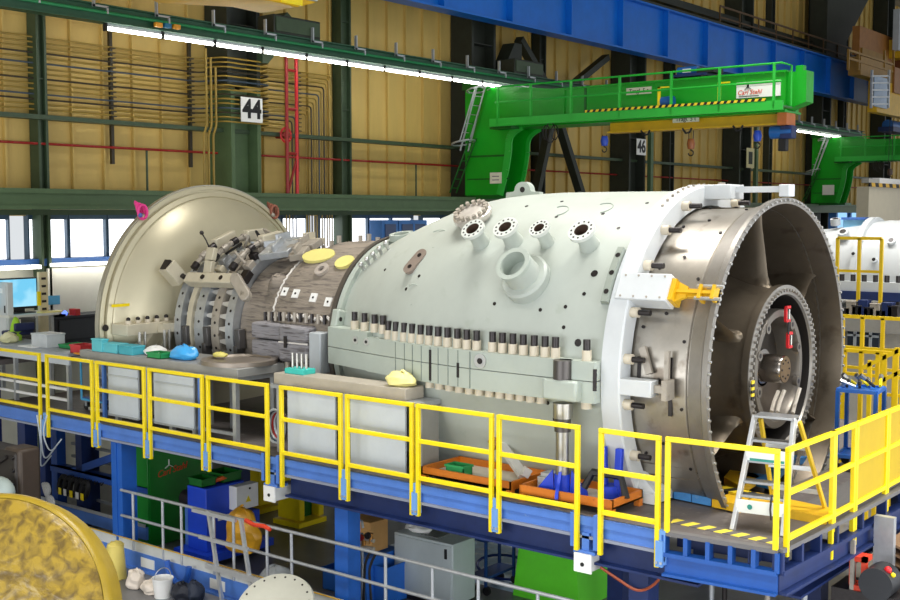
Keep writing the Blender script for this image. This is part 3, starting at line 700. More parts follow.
# lifting eye
m = MB(); c = T(10.15,2.33,90); m.prism([c+V((0,.32,-.05)),c+V((0,-.32,-.05)),c+V((0,-.3,.06)),c+V((0,-.17,.07))]+[c+V((0,-.15*math.cos(w),.09+.13*math.sin(w))) for w in [R_(15*i) for i in range(13)]]+[c+V((0,.17,.07)),c+V((0,.3,.06))],(.12,0,0)); le = m.build('lifting_eye', CAS2, gt)
m = MB(); m.cyl(c+V((-.005,0,.1)),c+V((.125,0,.1)),.045); m.build('eye_hole', STUDK, le)
# small steel knobs near the rear flange
for k in range(5):
    p = T(12.42-.10*k,1.64+.045*k,46+2.6*k); a = 46+2.6*k; m = MB(); m.cyl(p-er(a)*.03,p+er(a)*.08,.03,n=10); m.ball(p+er(a)*.1,.045,10,6); m.build('steel_knob', BOLTM, gt)
p = T(12.3,1.68,78); m = MB(); m.lathe([(0,.2),(.1,.2),(.1,.13),(.02,.13)], p, er(78), 24); m.build('top_port', CAS2, gt)
# --- rear flange of the casing
m = MB(); L(m, [(12.5,1.55),(12.5,1.68),(12.6,1.68),(12.6,1.55)], 96); m.build('rear_flange', CAS2, gt)
m = MB(); L(m, [(12.61,1.5),(12.61,1.705),(12.69,1.705),(12.69,1.5)], 96); m.build('gasket_ring', mat('dark gasket', (86,80,74), .5, .3, .15), gt)
m = MB(); p = T(12.5,1.70,14); m.obox(p,(.3,.14,.2),(et(14),EY,er(14))); l_ = m.build('flange_lug', CAS2, gt, .03)
m = MB(); q = p-EY*.07+er(14)*.02; m.cyl(q-EY*.004,q+EY*.01,.035); m.build('lug_hole', STUDK, l_)
# --- horizontal joint flange with studs (camera side)
RF = [(7.27,2.58),(8.2,2.58),(9.3,2.54),(10.3,2.40),(11.2,2.2),(12.5,1.86)]
def rf(y):
    for (a,b),(c,d) in zip(RF,RF[1:]):
        if y <= c: return b+(d-b)*(y-a)/(c-a)
    return RF[-1][1]
def jf(z0, z1, name, y0=7.27, y1=11.45, mm=CAS2):
    ys = [y0+(y1-y0)*i/14 for i in range(15)]
    poly = [(AX-rf(y),y,z0) for y in ys]+[(AX-rf(y)+.5,y,z0) for y in ys[::-1]]
    m = MB(); m.prism(poly,(0,0,z1-z0)); return m.build(name, mm, gt)
jf(3.965,4.20,'upper_joint_flange'); jf(3.69,3.955,'lower_joint_flange')
jf(3.965,4.27,'upper_joint_step',11.45,12.52); jf(3.70,3.955,'lower_joint_step',11.45,12.52)
def on_flange(px, inset=.11):
    ph = R_(51.5)+math.atan((px-450)/1148.2); y = 9
    for _ in range(60): y = .5*y+.5*(AX-rf(y)+inset)/math.tan(ph)
    return V((AX-rf(y)+inset,y,0))
st0 = None
for px in (354,364,374,382.5, 388,395.5,404,412,420.5,429,438,447.5,457.5,467,477, 493,503,513.5,524,535,546,556.5, 588):
    p = on_flange(px); z = 4.27 if px < 385 else 4.20
    m = MB(); m.cyl((p.x,p.y,z),(p.x,p.y,z+.13),.061,n=16); s = m.build('stud_collar', CREAM, gt)
    m = MB(); m.cyl((p.x,p.y,z+.13),(p.x,p.y,z+.265),.046,n=14); m.build('stud_end', STUDK, s)
for px in (430,440,450,460,470,480,490.5,501,511,521.5,532,543,588):
    p = on_flange(px); m = MB(); m.cyl((p.x,p.y,3.69),(p.x,p.y,3.60),.068,n=16); m.build('lower_nut', CREAM, gt)
for px in (395,404,412,421,430,438,448,458,470):
    p = on_flange(px,-.002); m = MB(); m.box(p.x-.004,p.x+.02,p.y-.006,p.y+.006,3.70,4.19); m.build('flange_seam', mat('seam grey', (120,130,124), .5), gt)
for px, z0, z1 in ((430,3.72,4.15),(458,3.82,4.02),(596,3.85,4.12)):
    p = on_flange(px,-.003); m = MB(); m.box(p.x-.003,p.x+.02,p.y-.022,p.y+.022,z0,z1); m.build('key_slot', STUDK, gt)
p = on_flange(481,-.004); m = MB(); m.cyl((p.x-.02,p.y,4.08),(p.x+.03,p.y,4.08),.095,n=20); dp = m.build('dowel_plug', BOLTM, gt)
m = MB(); m.cyl((p.x-.03,p.y,4.08),(p.x-.02,p.y,4.08),.04,n=12); m.build('plug_centre', STUDK, dp)
for px in (355,366):
    p = on_flange(px,-.004); m = MB(); m.cyl((p.x-.015,p.y,4.13),(p.x+.03,p.y,4.13),.055,n=16); dp = m.build('dowel_plug', BOLTM, gt)
    m = MB(); m.cyl((p.x-.022,p.y,4.13),(p.x-.015,p.y,4.13),.024,n=10); m.build('plug_centre', STUDK, dp)
# jack lug on the flange, and end block by the ring
m = MB(); m.box(11.84,12.3,7.45,7.95,3.70,3.96); m.build('jack_lug', CAS2, gt, .03)
m = MB(); m.cyl((11.97,7.72,3.96),(11.97,7.72,4.2),.125,n=20); m.build('jack_nut', mat('dark nut', (86,82,80), .35, .6, .15), gt)
# --- insulated section
QP = [(12.69,1.58),(13.0,1.6),(13.4,1.6),(13.8,1.58),(14.1,1.5),(14.4,1.38),(14.75,1.3),(15.2,1.3)]
m = MB(); L(m, QP, 80); m.build('insulated_casing', QUILT, gt)
def qr(y):
    for (a,b),(c,d) in zip(QP,QP[1:]):
        if y <= c: return b+(d-b)*(y-a)/(c-a)
    return 1.3
def patch(y, a, ly, lt, name, mm, h=.02, oval=True):
    p = T(y,qr(y),a); m = MB()
    if oval: m.prism([p-er(a)*.02+EY*ly*math.cos(w)*(1 if abs(math.cos(w))<.8 else .93)+et(a)*lt*math.sin(w) for w in [R_(18*i) for i in range(20)]], er(a)*(h+.02))
    else: m.obox(p+er(a)*h/2,(lt*2,ly*2,h),(et(a),EY,er(a)))
    return m.build(name, mm, gt)
patch(13.72,58,.38,.19,'yellow_patch',PATCH,.04); patch(12.98,52,.2,.15,'yellow_patch',PATCH,.04)
for y, a in ((14.05,30),(13.7,28),(13.25,26),(12.9,24)): 
    q = patch(y,a,.07,.075,'white_tab',WHITE,.02,False); p = T(y,qr(y)+.02,a); m = MB(); m.cyl(p,p+er(a)*.006,.02); m.build('tab_hole', STUDK, q)
p = T(13.35,1.6,45); m = MB(); m.lathe([(0,.13),(.05,.13),(.05,.06),(.0,.06)], p, er(45), 20); m.build('sensor_ring', mat('pale insulation ring', (176,166,156), .7), gt)
m = MB(); p = T(14.35,1.45,42); m.lathe([(-.1,.26),(.05,.2),(.16,.1),(.2,.001)], T(14.5,1.33,40), er(44), 18); m.rough(.012,3); m.build('insulation_boot', QUILT, gt)
# white seams of the insulation
for y in (12.75,14.28):
    m = MB(); m.tube([T(y+.02*math.sin(a*1.3),qr(y)+.01,a) for a in range(4,66,2)], .022, 5); m.build('white_seam', mat('white tape', (216,212,206), .7), gt)
m = MB(); m.tube([T(12.75+1.75*i/20,qr(12.75+1.75*i/20)+.015,13+(2 if i%2 else 0)) for i in range(21)], .03, 5); m.build('white_seam', MATS['white tape'], gt)
for k in range(13):
    y = 12.85+.135*k; p = T(y,qr(y)+.05,12.5); m = MB(); m.cyl((p.x,p.y,p.z-.05),(p.x,p.y,p.z+.10),.03,n=8); m.build('seam_stud', OLD if k % 2 else STUDK, gt)
# quilted block around the rear joint flange
for y0, y1, nm in ((13.05,13.72,'quilt_block'),(13.74,14.5,'quilt_block')):
    for z0, z1 in ((3.62,3.93),(3.95,4.22)):
        m = MB(); x = AX-qr((y0+y1)/2)-.2; m.box(x,x+.5,y0,y1,z0,z1); m.build(nm, QUILT2, gt, .05)
m = MB(); x = AX-1.78; m.box(x-.01,x+.01,13.05,13.72,3.93,3.955); m.build('white_seam', MATS['white tape'], gt)
m = MB(); x = AX-1.82; m.box(x-.004,x+.01,13.5,13.56,3.86,4.05); m.build('dark_slot', STUDK, gt)
m = MB(); m.box(12.72,13.1,12.72,12.98,3.5,4.15); m.build('grey_end_block', GREYB, gt, .02)
for k in range(7):
    y = 13.0+.2*k; m = MB(); m.cyl((AX-1.7,y,3.62),(AX-1.7,y,3.5),.05,n=10); m.build('lower_stud', OLD if k % 2 else STUDK, gt)
# --- vane carrier rings
VR = [(15.22,15.42,1.46,GALV),(15.62,15.82,1.44,OLD),(16.0,16.24,1.47,GALV),(16.52,16.7,1.55,GALV)]
m = MB(); L(m, [(15.0,1.15),(16.9,1.15)], 64); m.build('inner_drum', STUDK, gt)
A0, A1 = -38, 118
for i, (y0, y1, r, mm) in enumerate(VR):
    m = MB(); L(m, [(y0,1.18),(y0,r),(y1,r),(y1,1.18),(y0,1.18)], 64, A0, A1); rg = m.build('vane_ring', mm, gt)
    for a in range(-30,112,9):
        p = T((y0+y1)/2,r,a); m = MB(); m.cyl(p-er(a)*.01,p+er(a)*.006,.026,n=10); m.build('ring_hole', STUDK, rg)
    for a in range(-34,112,9):
        ya, yb2 = y1, (VR[i+1][0] if i < 3 else 16.95)
        if yb2-ya > .05 and i < 3:
            m = MB(); q = T((ya+yb2)/2,r-.12,a)
            t_ = et(a); n_ = er(a)
            m.prism([q+EY*(yb2-ya)*.5+t_*.025,q+EY*(yb2-ya)*.5-t_*.025,q-EY*(yb2-ya)*.5-t_*.06,q-EY*(yb2-ya)*.5+t_*.06], n_*.08); m.build('vane_block', mat('pale vane block', (206,204,198), .4, .3, .08, 6), rg)
m = MB(); L(m, [(16.3,1.2),(16.3,1.49),(16.42,1.5),(16.42,1.2),(16.3,1.2)], 64, A0, A1); m.build('beige_band', BEIGE2, gt)
# ring joint zigzag plates at the split
for (y, r) in ((15.9,1.44),(16.4,1.5),(15.1,1.4)):
    m = MB(); p = T(y,r,-4); m.obox(p,(.34,.12,.14),(et(-4),EY,er(-4))); m.obox(p+et(-4)*-.25+EY*.06,(.26,.1,.16),(et(-4),EY,er(-4))); m.build('split_clamp', mat('dark clamp', (96,94,94), .4, .5, .15), gt, .01)
# arms, boxes and actuators on top of the rings
def seg(name, pts, w, mm, h=None, up=(0,0,1), bev=.015):
    m = MB()
    for a, b in zip(pts, pts[1:]): m.bar(a, b, w, h, up)
    return m.build(name, mm, gt, bev)
def S(px, py, y=16.0): return P(px, py, Y=y)
seg('lever_arm', [T(16.5,1.62,33),T(15.2,1.66,33)], .2, BEIGE2, .2, er(33))
for y in (16.55,16.0,15.5):
    m = MB(); p = T(y,1.74,33); m.cyl(p-er(33)*.05,p+er(33)*.02,.045); m.build('lever_pin', STUDK, gt)
q0, q1 = T(15.2,1.68,35), T(14.75,1.6,22)
m = MB(); d = (q1-q0).normalized(); n_ = er(28); s_ = n_.cross(d).normalized(); m.prism(stad((q0+q1)/2,d,s_,(q1-q0).length*.38,.1), n_*.1); m.build('swing_link', OLD, gt, .015)
seg('tilted_box', [T(16.75,1.6,32),T(16.8,1.98,35)], .26, BEIGE2, .26, EY, .01)
m = MB(); p = T(16.8,1.99,35.1); m.obox(p,(.2,.05,.16),(et(35),er(35),EY)); m.build('box_cap', STUDK, gt)
seg('actuator_bracket', [T(16.05,1.6,36),T(16.0,1.78,44),T(16.0,1.9,50)], .1, BEIGE2, .2, EY)
m = MB(); m.tube([T(16.1,1.85,50),T(16.15,2.02,52),T(16.2,2.14,53)], .014, 6); m.ball(T(16.2,2.16,53),.04,8,6); m.build('probe', STUDK, gt)
for (y, r, a0, a1) in ((16.45,1.68,42,70),(16.1,1.68,50,86),(15.5,1.64,44,80)):
    m = MB(); pts = [T(y,r,a) for a in range(a0,a1+1,4)]; m.tube(pts, .05, 8); ro = m.build('actuator_rod', OLD, gt)
    for a in range(a0,a1,9):
        m = MB(); p = T(y,r,a); m.cyl(p-et(a)*.06,p+et(a)*.06,.07,n=10); m.build('rod_joint', OLD if a % 2 else STUDK, ro)
    m = MB(); p = T(y,r,a1); m.obox(p,(.5,.16,.2),(et(a1),EY,er(a1))); m.build('cylinder_body', BEIGE2, ro, .02)
for k in range(16):
    a = 30+k*5; y = 15.1+.11*((k*7)%13); r = 1.5; p = T(y,r,a)
    m = MB(); m.obox(p,(.12+.05*(k%3),.16,.14),(et(a),EY,er(a))); m.build('ring_fitting', (OLD,GALV,STUDK,BEIGE2)[k%4], gt, .01)
for k in range(5):
    a = 48+9*k; m = MB(); m.tube([T(15.3+.25*((k*3)%4),1.6,a),T(15.5+.1*k,1.78,a+3),T(15.9,1.62,a+8)], .025, 6); m.build('sensor_cable', BLACK if k % 2 else OLD, gt)
for (y, a, w, l, mm) in ((14.9,66,.5,.6,GALV),(14.5,75,.42,.5,OLD),(15.3,84,.6,.5,GALV),(14.3,62,.3,.3,OLD),(14.75,88,.5,.4,BEIGE2)):
    m = MB(); p = T(y,1.56,a); ax_ = ((et(a)*.9+EY*.3).normalized(), (EY*.9-et(a)*.3).normalized(), er(a)); m.obox(p,(w,l,.12),ax_); m.obox(p+er(a)*.1,(w*.8,.06,.14),ax_); m.build('top_bracket', mm, gt, .01)
for k in range(6):
    y = 12.9+.3*k; p = T(y,qr(y),80+(k%3)*4); m = MB(); m.cyl(p,p+V((0,0,.1+.03*(k%2))),.04,n=8); m.build('top_stub', OLD, gt)
# --- exhaust disc
m = MB(); L(m, [(17.55,2.45),(17.6,2.59),(17.45,2.595),(17.43,2.53),(17.47,2.52),(17.47,2.49),(17.40,2.48),(17.36,2.40),(17.38,2.385),(17.34,2.36),(17.12,1.9),(16.98,1.5),(16.93,1.15)], 128); m.build('exhaust_disc', BEIGE, gt)
m = MB(); L(m, [(17.46,2.6),(17.46,2.62),(17.56,2.62),(17.56,2.6)], 128); m.build('disc_edge_band', mat('disc edge grey', (176,172,156), .35, .5, .08), gt)
m = MB(); m.box(12.1,13.55,16.85,17.3,3.88,4.08); jb = m.build('disc_joint_flange', BEIGE2, gt, .01)
for k in range(7):
    x = 12.22+.205*k; m = MB(); m.cyl((x,16.98,4.08),(x,16.98,4.14),.055,n=12); b_ = m.build('joint_collar', CREAM, jb); 
    m = MB(); m.ball((x,16.98,4.16),.04,10,6); m.build('joint_bolt', STUDK, jb)
m = MB(); m.box(12.75,13.3,16.7,17.0,3.9,4.06); m.build('flange_pad', BEIGE2, jb)
for x in (12.6,13.1):
    m = MB(); m.prism([(x,16.9,3.9),(x+.12,16.9,3.9),(x-.16,16.9,3.6),(x-.30,16.9,3.6)],(0,.15,0)); m.build('disc_foot', BEIGE2, gt)
for x in (12.25,12.36,12.78,12.88):
    m = MB(); m.cyl((x,16.7,3.6),(x,16.7,3.95),.025,n=8); m.build('disc_stud', STEEL, gt)
m = MB(); m.tube([(13.35+.22*math.cos(w),16.75,3.6+.26*math.sin(w)) for w in [R_(10*i) for i in range(19)]], .025, 6); m.build('hoop', STUDK, gt)
m = MB(); m.cyl((12.02,17.38,4.0),(12.02,17.36,4.0),.06); m.build('rim_hole', STUDK, gt)
p = P(125,305,Y=17.25); m = MB(); m.box(p.x-.28,p.x+.28,17.24,17.26,p.z-.025,p.z+.025); m.build('yellow_mark', YEL, gt)

# red clamps on the bearing, orange tags (separate things held by the turbine)
for (px, py, lab) in ((787.5,314,'red clamp at the top of the bearing ring inside the inlet'),(789.5,340,'red clamp above the shaft end inside the inlet')):
    p = P(px,py,Y=5.93); t = thing('clamp', lab, 'clamp', p)
    m = MB(); m.bar(p+V((-.06,0,.09)),p+V((-.06,0,-.09)),.035); m.bar(p+V((-.06,0,.09)),p+V((.07,0,.09)),.035); m.bar(p+V((-.06,0,-.09)),p+V((.07,0,-.09)),.035); m.build('frame', RED, t)
    m = MB(); m.cyl(p+V((.055,0,-.09)),p+V((.055,0,.06)),.012,n=8); m.build('screw', STEEL, t)
p = P(788.5,327,Y=5.92); m = MB(); m.tube([p+V((0,0,.1)),p+V((0,0,-.1))], .012, 6); tag(m.build('hanging_strap', BLACK), 'black strap hanging between the two red clamps', 'strap')
for (px, py, lab, c) in ((140,212,'pink sling looped over the upper rim of the beige disc',(226,60,140)),(272,212,'small rust coloured sling at the far rim of the beige disc',(150,90,70))):
    p = P(px,py,Y=17.5); t = thing('lifting_sling', lab, 'sling', p)
    for k in range(4):
        m = MB(); m.tube([p+V((.10*math.cos(w+.5*k)*(1-.15*k),.05*k-.08,.13*math.sin(w)+.02*k)) for w in [R_(30*i) for i in range(12)]], .026, 6, True); m.build('loop', mat('sling %d %d %d' % c, c, .6), t)
    m = MB(); m.ball(p+V((-.07,-.1,-.06)),.045,8,6); m.build('knot', mat('sling blue', (80,90,160), .6) if px < 200 else OLD, t)
p = P(751,390,Y=5.9); t = thing('tag', 'small yellow black tag on the hub rim beside the step ladder', 'tag', p)
m = MB(); m.box(p.x-.04,p.x+.04,5.87,5.885,p.z-.12,p.z+.12); m.build('plate', striped('tag stripes', (236,206,40), (24,22,20), .08, (0,0,1)), t)
# ================================================================ raised work platform
PX = 11.62; DZ = 2.4
def Yof(px, X=PX): return X/math.tan(R_(51.5)+math.atan((px-450)/1148.2))
DECKM = mat('deck plate', (104,98,96), .55, .2, .14, 5, spots=((126,120,116), .35, 9))
GRATE = striped('deck grating', (120,118,116), (92,90,90), .06, (1,0,0))
pf = thing('work_platform', 'blue steel work platform carrying the turbine and ringed by yellow rails', 'platform', (14,12,0))
m = MB(); m.box(PX,12.7,6.1,20.6,DZ-.04,DZ); m.build('front_deck', DECKM, pf)
gA, gB = P(667,436,Z=3.5), P(781,449,Z=3.5); gC = P(836,430,Z=3.5); gD = P(900,405,Z=3.5)
m = MB(); m.prism([(PX,6.1,DZ-.04),(gB.x,gB.y,DZ-.04),(gC.x,gC.y,DZ-.04),(20,gD.y-.2,DZ-.04),(20,5.8,DZ-.04),(16.3,5.8,DZ-.04),(12.75,5.8,DZ-.04),(12.7,6.1,DZ-.04)],(0,0,.04)); m.build('end_deck', DECKM, pf)
m = MB(); m.box(13.6,20,4.7,5.3,DZ,DZ+.006); m.build('end_grating', GRATE, pf)
m = MB(); m.box(16.8,20,5.8,20.6,DZ-.04,DZ); m.build('rear_deck', DECKM, pf)
m = MB(); m.box(12.7,16.8,13.4,20.6,DZ-.045,DZ-.005); m.build('inner_deck', DECKM, pf)
m = MB(); m.box(12.75,13.2,5.8,13.3,DZ-.05,DZ-.02); m.build('sloped_tray', DECKM, pf)
# long channel beam + deep navy beam
y0 = gA.y
m = MB(); m.box(PX-.02,PX+.02,y0,21,2.16,DZ-.01); m.box(PX-.05,PX+.02,y0,21,2.29,DZ-.01); m.build('edge_channel', BLUEP, pf)
m = MB(); m.box(PX-.06,PX+.02,y0,21,2.13,2.165); m.build('flange_lip', mat('lip grey blue', (142,148,164), .45, .1, .1), pf)  # paler tone paints in the light caught by the bottom flange
m = MB(); m.box(PX+.1,PX+.16,y0-.4,Yof(283),1.84,2.13); m.box(PX-.02,PX+.26,y0-.4,Yof(283),1.82,1.85); m.build('main_girder', NAVY, pf)
for x in (14.6,17.5): 
    m = MB(); m.box(x,x+.06,7,20.5,1.84,2.13); m.box(x-.1,x+.16,7,20.5,1.82,1.85); m.build('inner_girder', NAVY, pf)
for y in (16.9,12.3,8.2):
    m = MB(); m.box(PX+.2,17.5,y-.06,y+.06,1.9,2.12); m.build('cross_beam', NAVY, pf)
# end frame below the gate: deck edge with pockets and a lower rail
ga, gb = V((gA.x,gA.y,0)), V((gB.x,gB.y,0)); gd = (gb-ga).normalized(); gn = V((gd.y,-gd.x,0)); gn = gn if gn.x < 0 else -gn
L_ = (gb-ga).length
def along(a, b, s, z): q = a+(b-a)*s; return V((q.x,q.y,z))
def edge(a, b, n, tagname):
    e = b-a; BLUED = MATS['deep platform blue'] if tagname == 'gate' else NAVY
    m = MB(); m.bar(along(a,b,0,2.385),along(a,b,1,2.385),.1,.05); m.build('deck_edge', mat('edge grey', (112,110,110), .5, .2, .1), pf); m = MB(); m.bar(along(a,b,0,2.145),along(a,b,1,2.145),.14,.05); m.bar(along(a,b,0,2.03),along(a,b,1,2.03),.03,.2); m.bar(along(a,b,0,1.92),along(a,b,1,1.92),.2,.03); m.build('end_channel', BLUED, pf)
    for k in range(n+1):
        m = MB(); q = along(a,b,k/n,2.26); m.obox(q,(.05,.12,.22),(e.normalized(),e.normalized().cross(V((0,0,1))),V((0,0,1)))); m.build('pocket_rib', BLUED, pf)
    m = MB(); e_ = e.normalized(); s_ = V((-e_.y,e_.x,0)); s_ = s_ if s_.y > 0 or s_.x > .5 else -s_; m.bar(along(a,b,0,2.26)+s_*.35,along(a,b,1,2.26)+s_*.35,.02,.24); m.build('pocket_back', NAVY, pf)  # navy sheet added behind the ribs to give the pockets a shaded inside
edge(ga, gb, 5, 'gate'); 
gc, gdv = V((gC.x,gC.y,0)), V((19.5,gD.y-.15,0))
edge(gb, gc, 3, 'corner'); edge(gc, gdv, 8, 'end')
m = MB(); m.bar(V((12.6,gB.y+.25,1.72)),V((19.5,gD.y+.25,1.72)),.1,.22); m.bar(V((12.6,gB.y+.25,1.6)),V((19.5,gD.y+.25,1.6)),.3,.03); m.build('end_girder', NAVY, pf)
# legs
for px in (111,):
    y = Yof(px); m = MB(); m.box(PX,PX+.3,y-.15,y+.15,0,2.14); m.box(PX-.02,PX+.0,y-.02,y+.02,.1,2.1); m.build('leg', LEGB, pf)
for px, x in ((339,PX+.1),(643,PX+.15),(78,12.8),(15,PX+.1)):
    y = Yof(px, x); m = MB(); m.box(x,x+.26,y-.13,y+.13,0,1.84 if px > 300 else 2.14); m.build('leg', LEGB if px in (339,) else NAVY, pf)
for x, y in ((14.6,8.4),(17.4,8.4),(14.6,16.8),(17.4,16.8),(17.4,5.2),(14.2,5.3)):
    m = MB(); m.box(x-.13,x+.13,y-.13,y+.13,0,1.84); m.build('leg', NAVY, pf)
# sockets between rails
for px in (38.5,90.5,143,202,342,414,496,664):
    y = Yof(px, PX-.12); m = MB(); m.box(PX-.1,PX-.05,y-.06,y+.06,2.02,2.42); m.box(PX-.1,PX-.1,y-.06,y+.06,2.06,2.12); m.box(PX-.135,PX-.1,y-.045,y+.045,2.0,2.3); m.build('rail_socket', mat('socket blue', (110,158,220), .4, 0, .08), pf)
    for s in (-.03,.03):
        m = MB(); m.cyl((PX-.15,y+s,2.05),(PX-.13,y+s,2.05),.018,n=8); m.build('socket_bolt', GALV, pf)
# bracket stubs with white boxed ends under the gaps
for px in (272,591):
    y = Yof(px); w = .2
    for s in (-w*.8,w*.8):
        m = MB(); m.box(PX-.1,PX-.02,y+s-.03,y+s+.03,2.02,2.44); m.build('stub_bracket', BLUEP, pf)
    m = MB(); m.box(PX-.06,PX+.1,y-.05,y+.05,1.98,2.2); m.box(PX-.09,PX+.12,y-.15,y+.15,1.95,1.99); m.build('stub_hanger', BLUEP, pf)
    m = MB(); m.box(PX-.1,PX+.9,y-.1,y+.1,1.74,1.95); st = m.build('stub_beam', mat('off white steel', (214,216,214), .45, 0, .06), pf, .01)
    m = MB(); m.box(PX-.125,PX-.1,y-.12,y+.12,1.73,1.96); m.build('end_plate', WHITE, st)
    m = MB(); m.cyl((PX-.135,y,1.83),(PX-.124,y,1.83),.025); m.build('plate_hole', TXTK, st)
m = MB(); m.tube(bend([(PX,Yof(604),1.8),(PX+.1,Yof(640),1.55),(PX+.15,Yof(660),1.75),(PX+.1,Yof(664),2.1)],.4), .018, 6); tag(m.build('hose', mat('rust red hose', (150,70,40), .5)), 'rust red hose drooping below the platform edge near the gate', 'hose')

# ================================================================ yellow guard rail panels (each lifts out of its sockets)
def rail(a, b, lab, zlo=1.98, zt=3.5, z0=2.5, zm=3.0, solid=False, w=.055, mid=True, group='yellow guard rail panels'):
    """a, b: outer ends of the panel on plan"""
    a = V((a.x,a.y,0)); b = V((b.x,b.y,0)); d = (b-a).normalized(); t = thing('guard_rail', lab, 'railing', a+V((0,0,zlo)), group)
    pa, pb = a+d*w/2, b-d*w/2
    for q in (pa, pb):
        m = MB(); m.bar(V((q.x,q.y,zlo)),V((q.x,q.y,zt-w)),w,w,(d.x,d.y,0)); m.build('post', YEL, t, .006)
    m = MB(); m.bar(V((a.x,a.y,zt-w/2)),V((b.x,b.y,zt-w/2)),w); m.build('top_rail', YEL, t, .006)
    for z, nm in ((zm,'mid_rail'),(z0,'bottom_rail')) if mid else ():
        m = MB(); m.bar(pa+V((0,0,z))+d*w/2,pb+V((0,0,z))-d*w/2,w); m.build(nm, YEL, t, .006)
    if solid:
        m = MB(); m.bar(pa+V((0,0,(z0+zt)/2)),pb+V((0,0,(z0+zt)/2)),.006,zt-z0); m.build('sheet', mat('sheet yellow', (200,168,14), .4, 0, .06, 3), t)
    return t
def FP(px): return V((PX-.09, Yof(px, PX-.09), 0))
panels = [(-25,36),(42,89),(92,141.5),(145,200.5),(204,266),(278,340.5),(344.5,413),(416,494),(498,581.5),(601.5,664)]
nm = ['before the grey cabinet by the office','before the grey plastic bin and blue trolley','before the first grey panel under the cyan boxes','before the second grey panel of the long bench',
      'before the open bench legs and steel ring','before the first white panel of the short bench','before the white panel under the crumpled plastic','before the orange tray holding a green crate',
      'before the orange tray with the blue jack','beside the gate, before the steel inlet shell']
for (a, b), s in zip(panels, nm): rail(FP(a), FP(b), 'yellow guard rail panel ' + s)
o = gn*.03
rail(gA+o, gB+o, 'open yellow gate frame standing on the striped edge before the step ladder', 2.4, mid=False)
rail(gB+V((.1,-.03,0)), gC, 'yellow guard rail panel between the gate and the solid yellow sheets', 2.3)
dD = (V((gD.x,gD.y,0))-V((gC.x,gC.y,0))).normalized(); xs = [.05, .72, 1.72, 2.8, 3.9, 5.0]
q = V((gC.x,gC.y,0))
def EP(px): 
    best = None
    ph = R_(51.5)+math.atan((px-450)/1148.2); tn = math.tan(ph)   # X = Y tan
    s = (q.y*tn-q.x)/(dD.x-dD.y*tn); return q+dD*s
rail(EP(838), EP(861), 'short open yellow guard rail next to the first solid sheet')
rail(EP(861.5), EP(893), 'yellow guard rail filled with a solid yellow sheet, next to the open one', solid=True)
rail(EP(893.5), EP(960), 'yellow sheet filled guard rail cut by the right picture edge', solid=True)

# mats and stripes on the end deck
D2 = lambda px, py: P(px, py, Z=DZ+.1)
def flat(name, lab, pts, m_, cat='mat', h=.1, z=DZ, group=None):
    m = MB(); m.prism([(p.x,p.y,z) for p in pts],(0,0,h)); return tag(m.build(name, m_), lab, cat, group)
D = lambda px, py: P(px, py, Z=DZ)
hz = striped('pale hazard stripes', (236,216,70), (96,92,90), .22, (.35,1,0)); 
flat('hazard_strip', 'grey and yellow striped tape along the gate edge of the deck', [D(671,523),D(776,545),D(779,541),D(674,518.5)], hz, 'tape', .006)
MATB = mat('blue floor mat', (72,140,206), .5, 0, .12, 6, spots=((150,180,200), .3, 10)); MATY = mat('yellow floor mat', (226,178,22), .5, 0, .10, 5); MATT = mat('teal floor mat', (24,104,160), .5, 0, .15, 5)
for i, (a, b) in enumerate(((640,656),(657,673),(674,691),(692,711))):
    flat('floor_mat', 'pale blue mat strip on the deck, %s from the gate rail side' % ORD[i], [D2(a,484+.2*(a-640)),D2(b,484+.2*(b-640)),D2(b+22,478+.17*(b-640)),D2(a+22,478+.17*(a-640))], MATB, group='blue mat strips')
flat('hazard_strip', 'black and yellow striped bar lying across the deck by the ladder', [D2(684,484),D2(752,499),D2(757,495),D2(690,480.5)], striped('bold hazard', (236,206,30), (20,20,20), .28, (.5,1,0)), 'bar', .13)
flat('floor_mat', 'yellow mat lying in front of the rim bottom', [D2(672,470),D2(712,479),D2(716,474),D2(676,464)], MATY)
flat('floor_mat', 'yellow deck plate next to the blue strips at the striped bar', [D2(712,499),D2(740,505),D2(756,496),D2(734,492)], MATY)
flat('floor_mat', 'yellow mat before the dark inlet opening', [D2(724,477),D2(742,487),D2(760,476),D2(734,465)], MATY)
flat('floor_mat', 'teal blue mat inside the inlet opening beside the ladder', [D2(738,474),D2(770,482),D2(800,452),D2(782,447)], MATT)
flat('floor_mat', 'yellow mat under the step ladder rear legs', [D2(745,502),D2(826,517),D2(832,508),D2(756,492)], MATY)
flat('floor_mat', 'yellow mat behind the ladder near the rim', [D2(788,448),D2(832,446),D2(834,438),D2(800,439)], MATY)
flat('floor_mat', 'blue mat between the ladder and the solid rails', [D2(800,458),D2(836,450),D2(836,445),D2(804,450)], MATB)

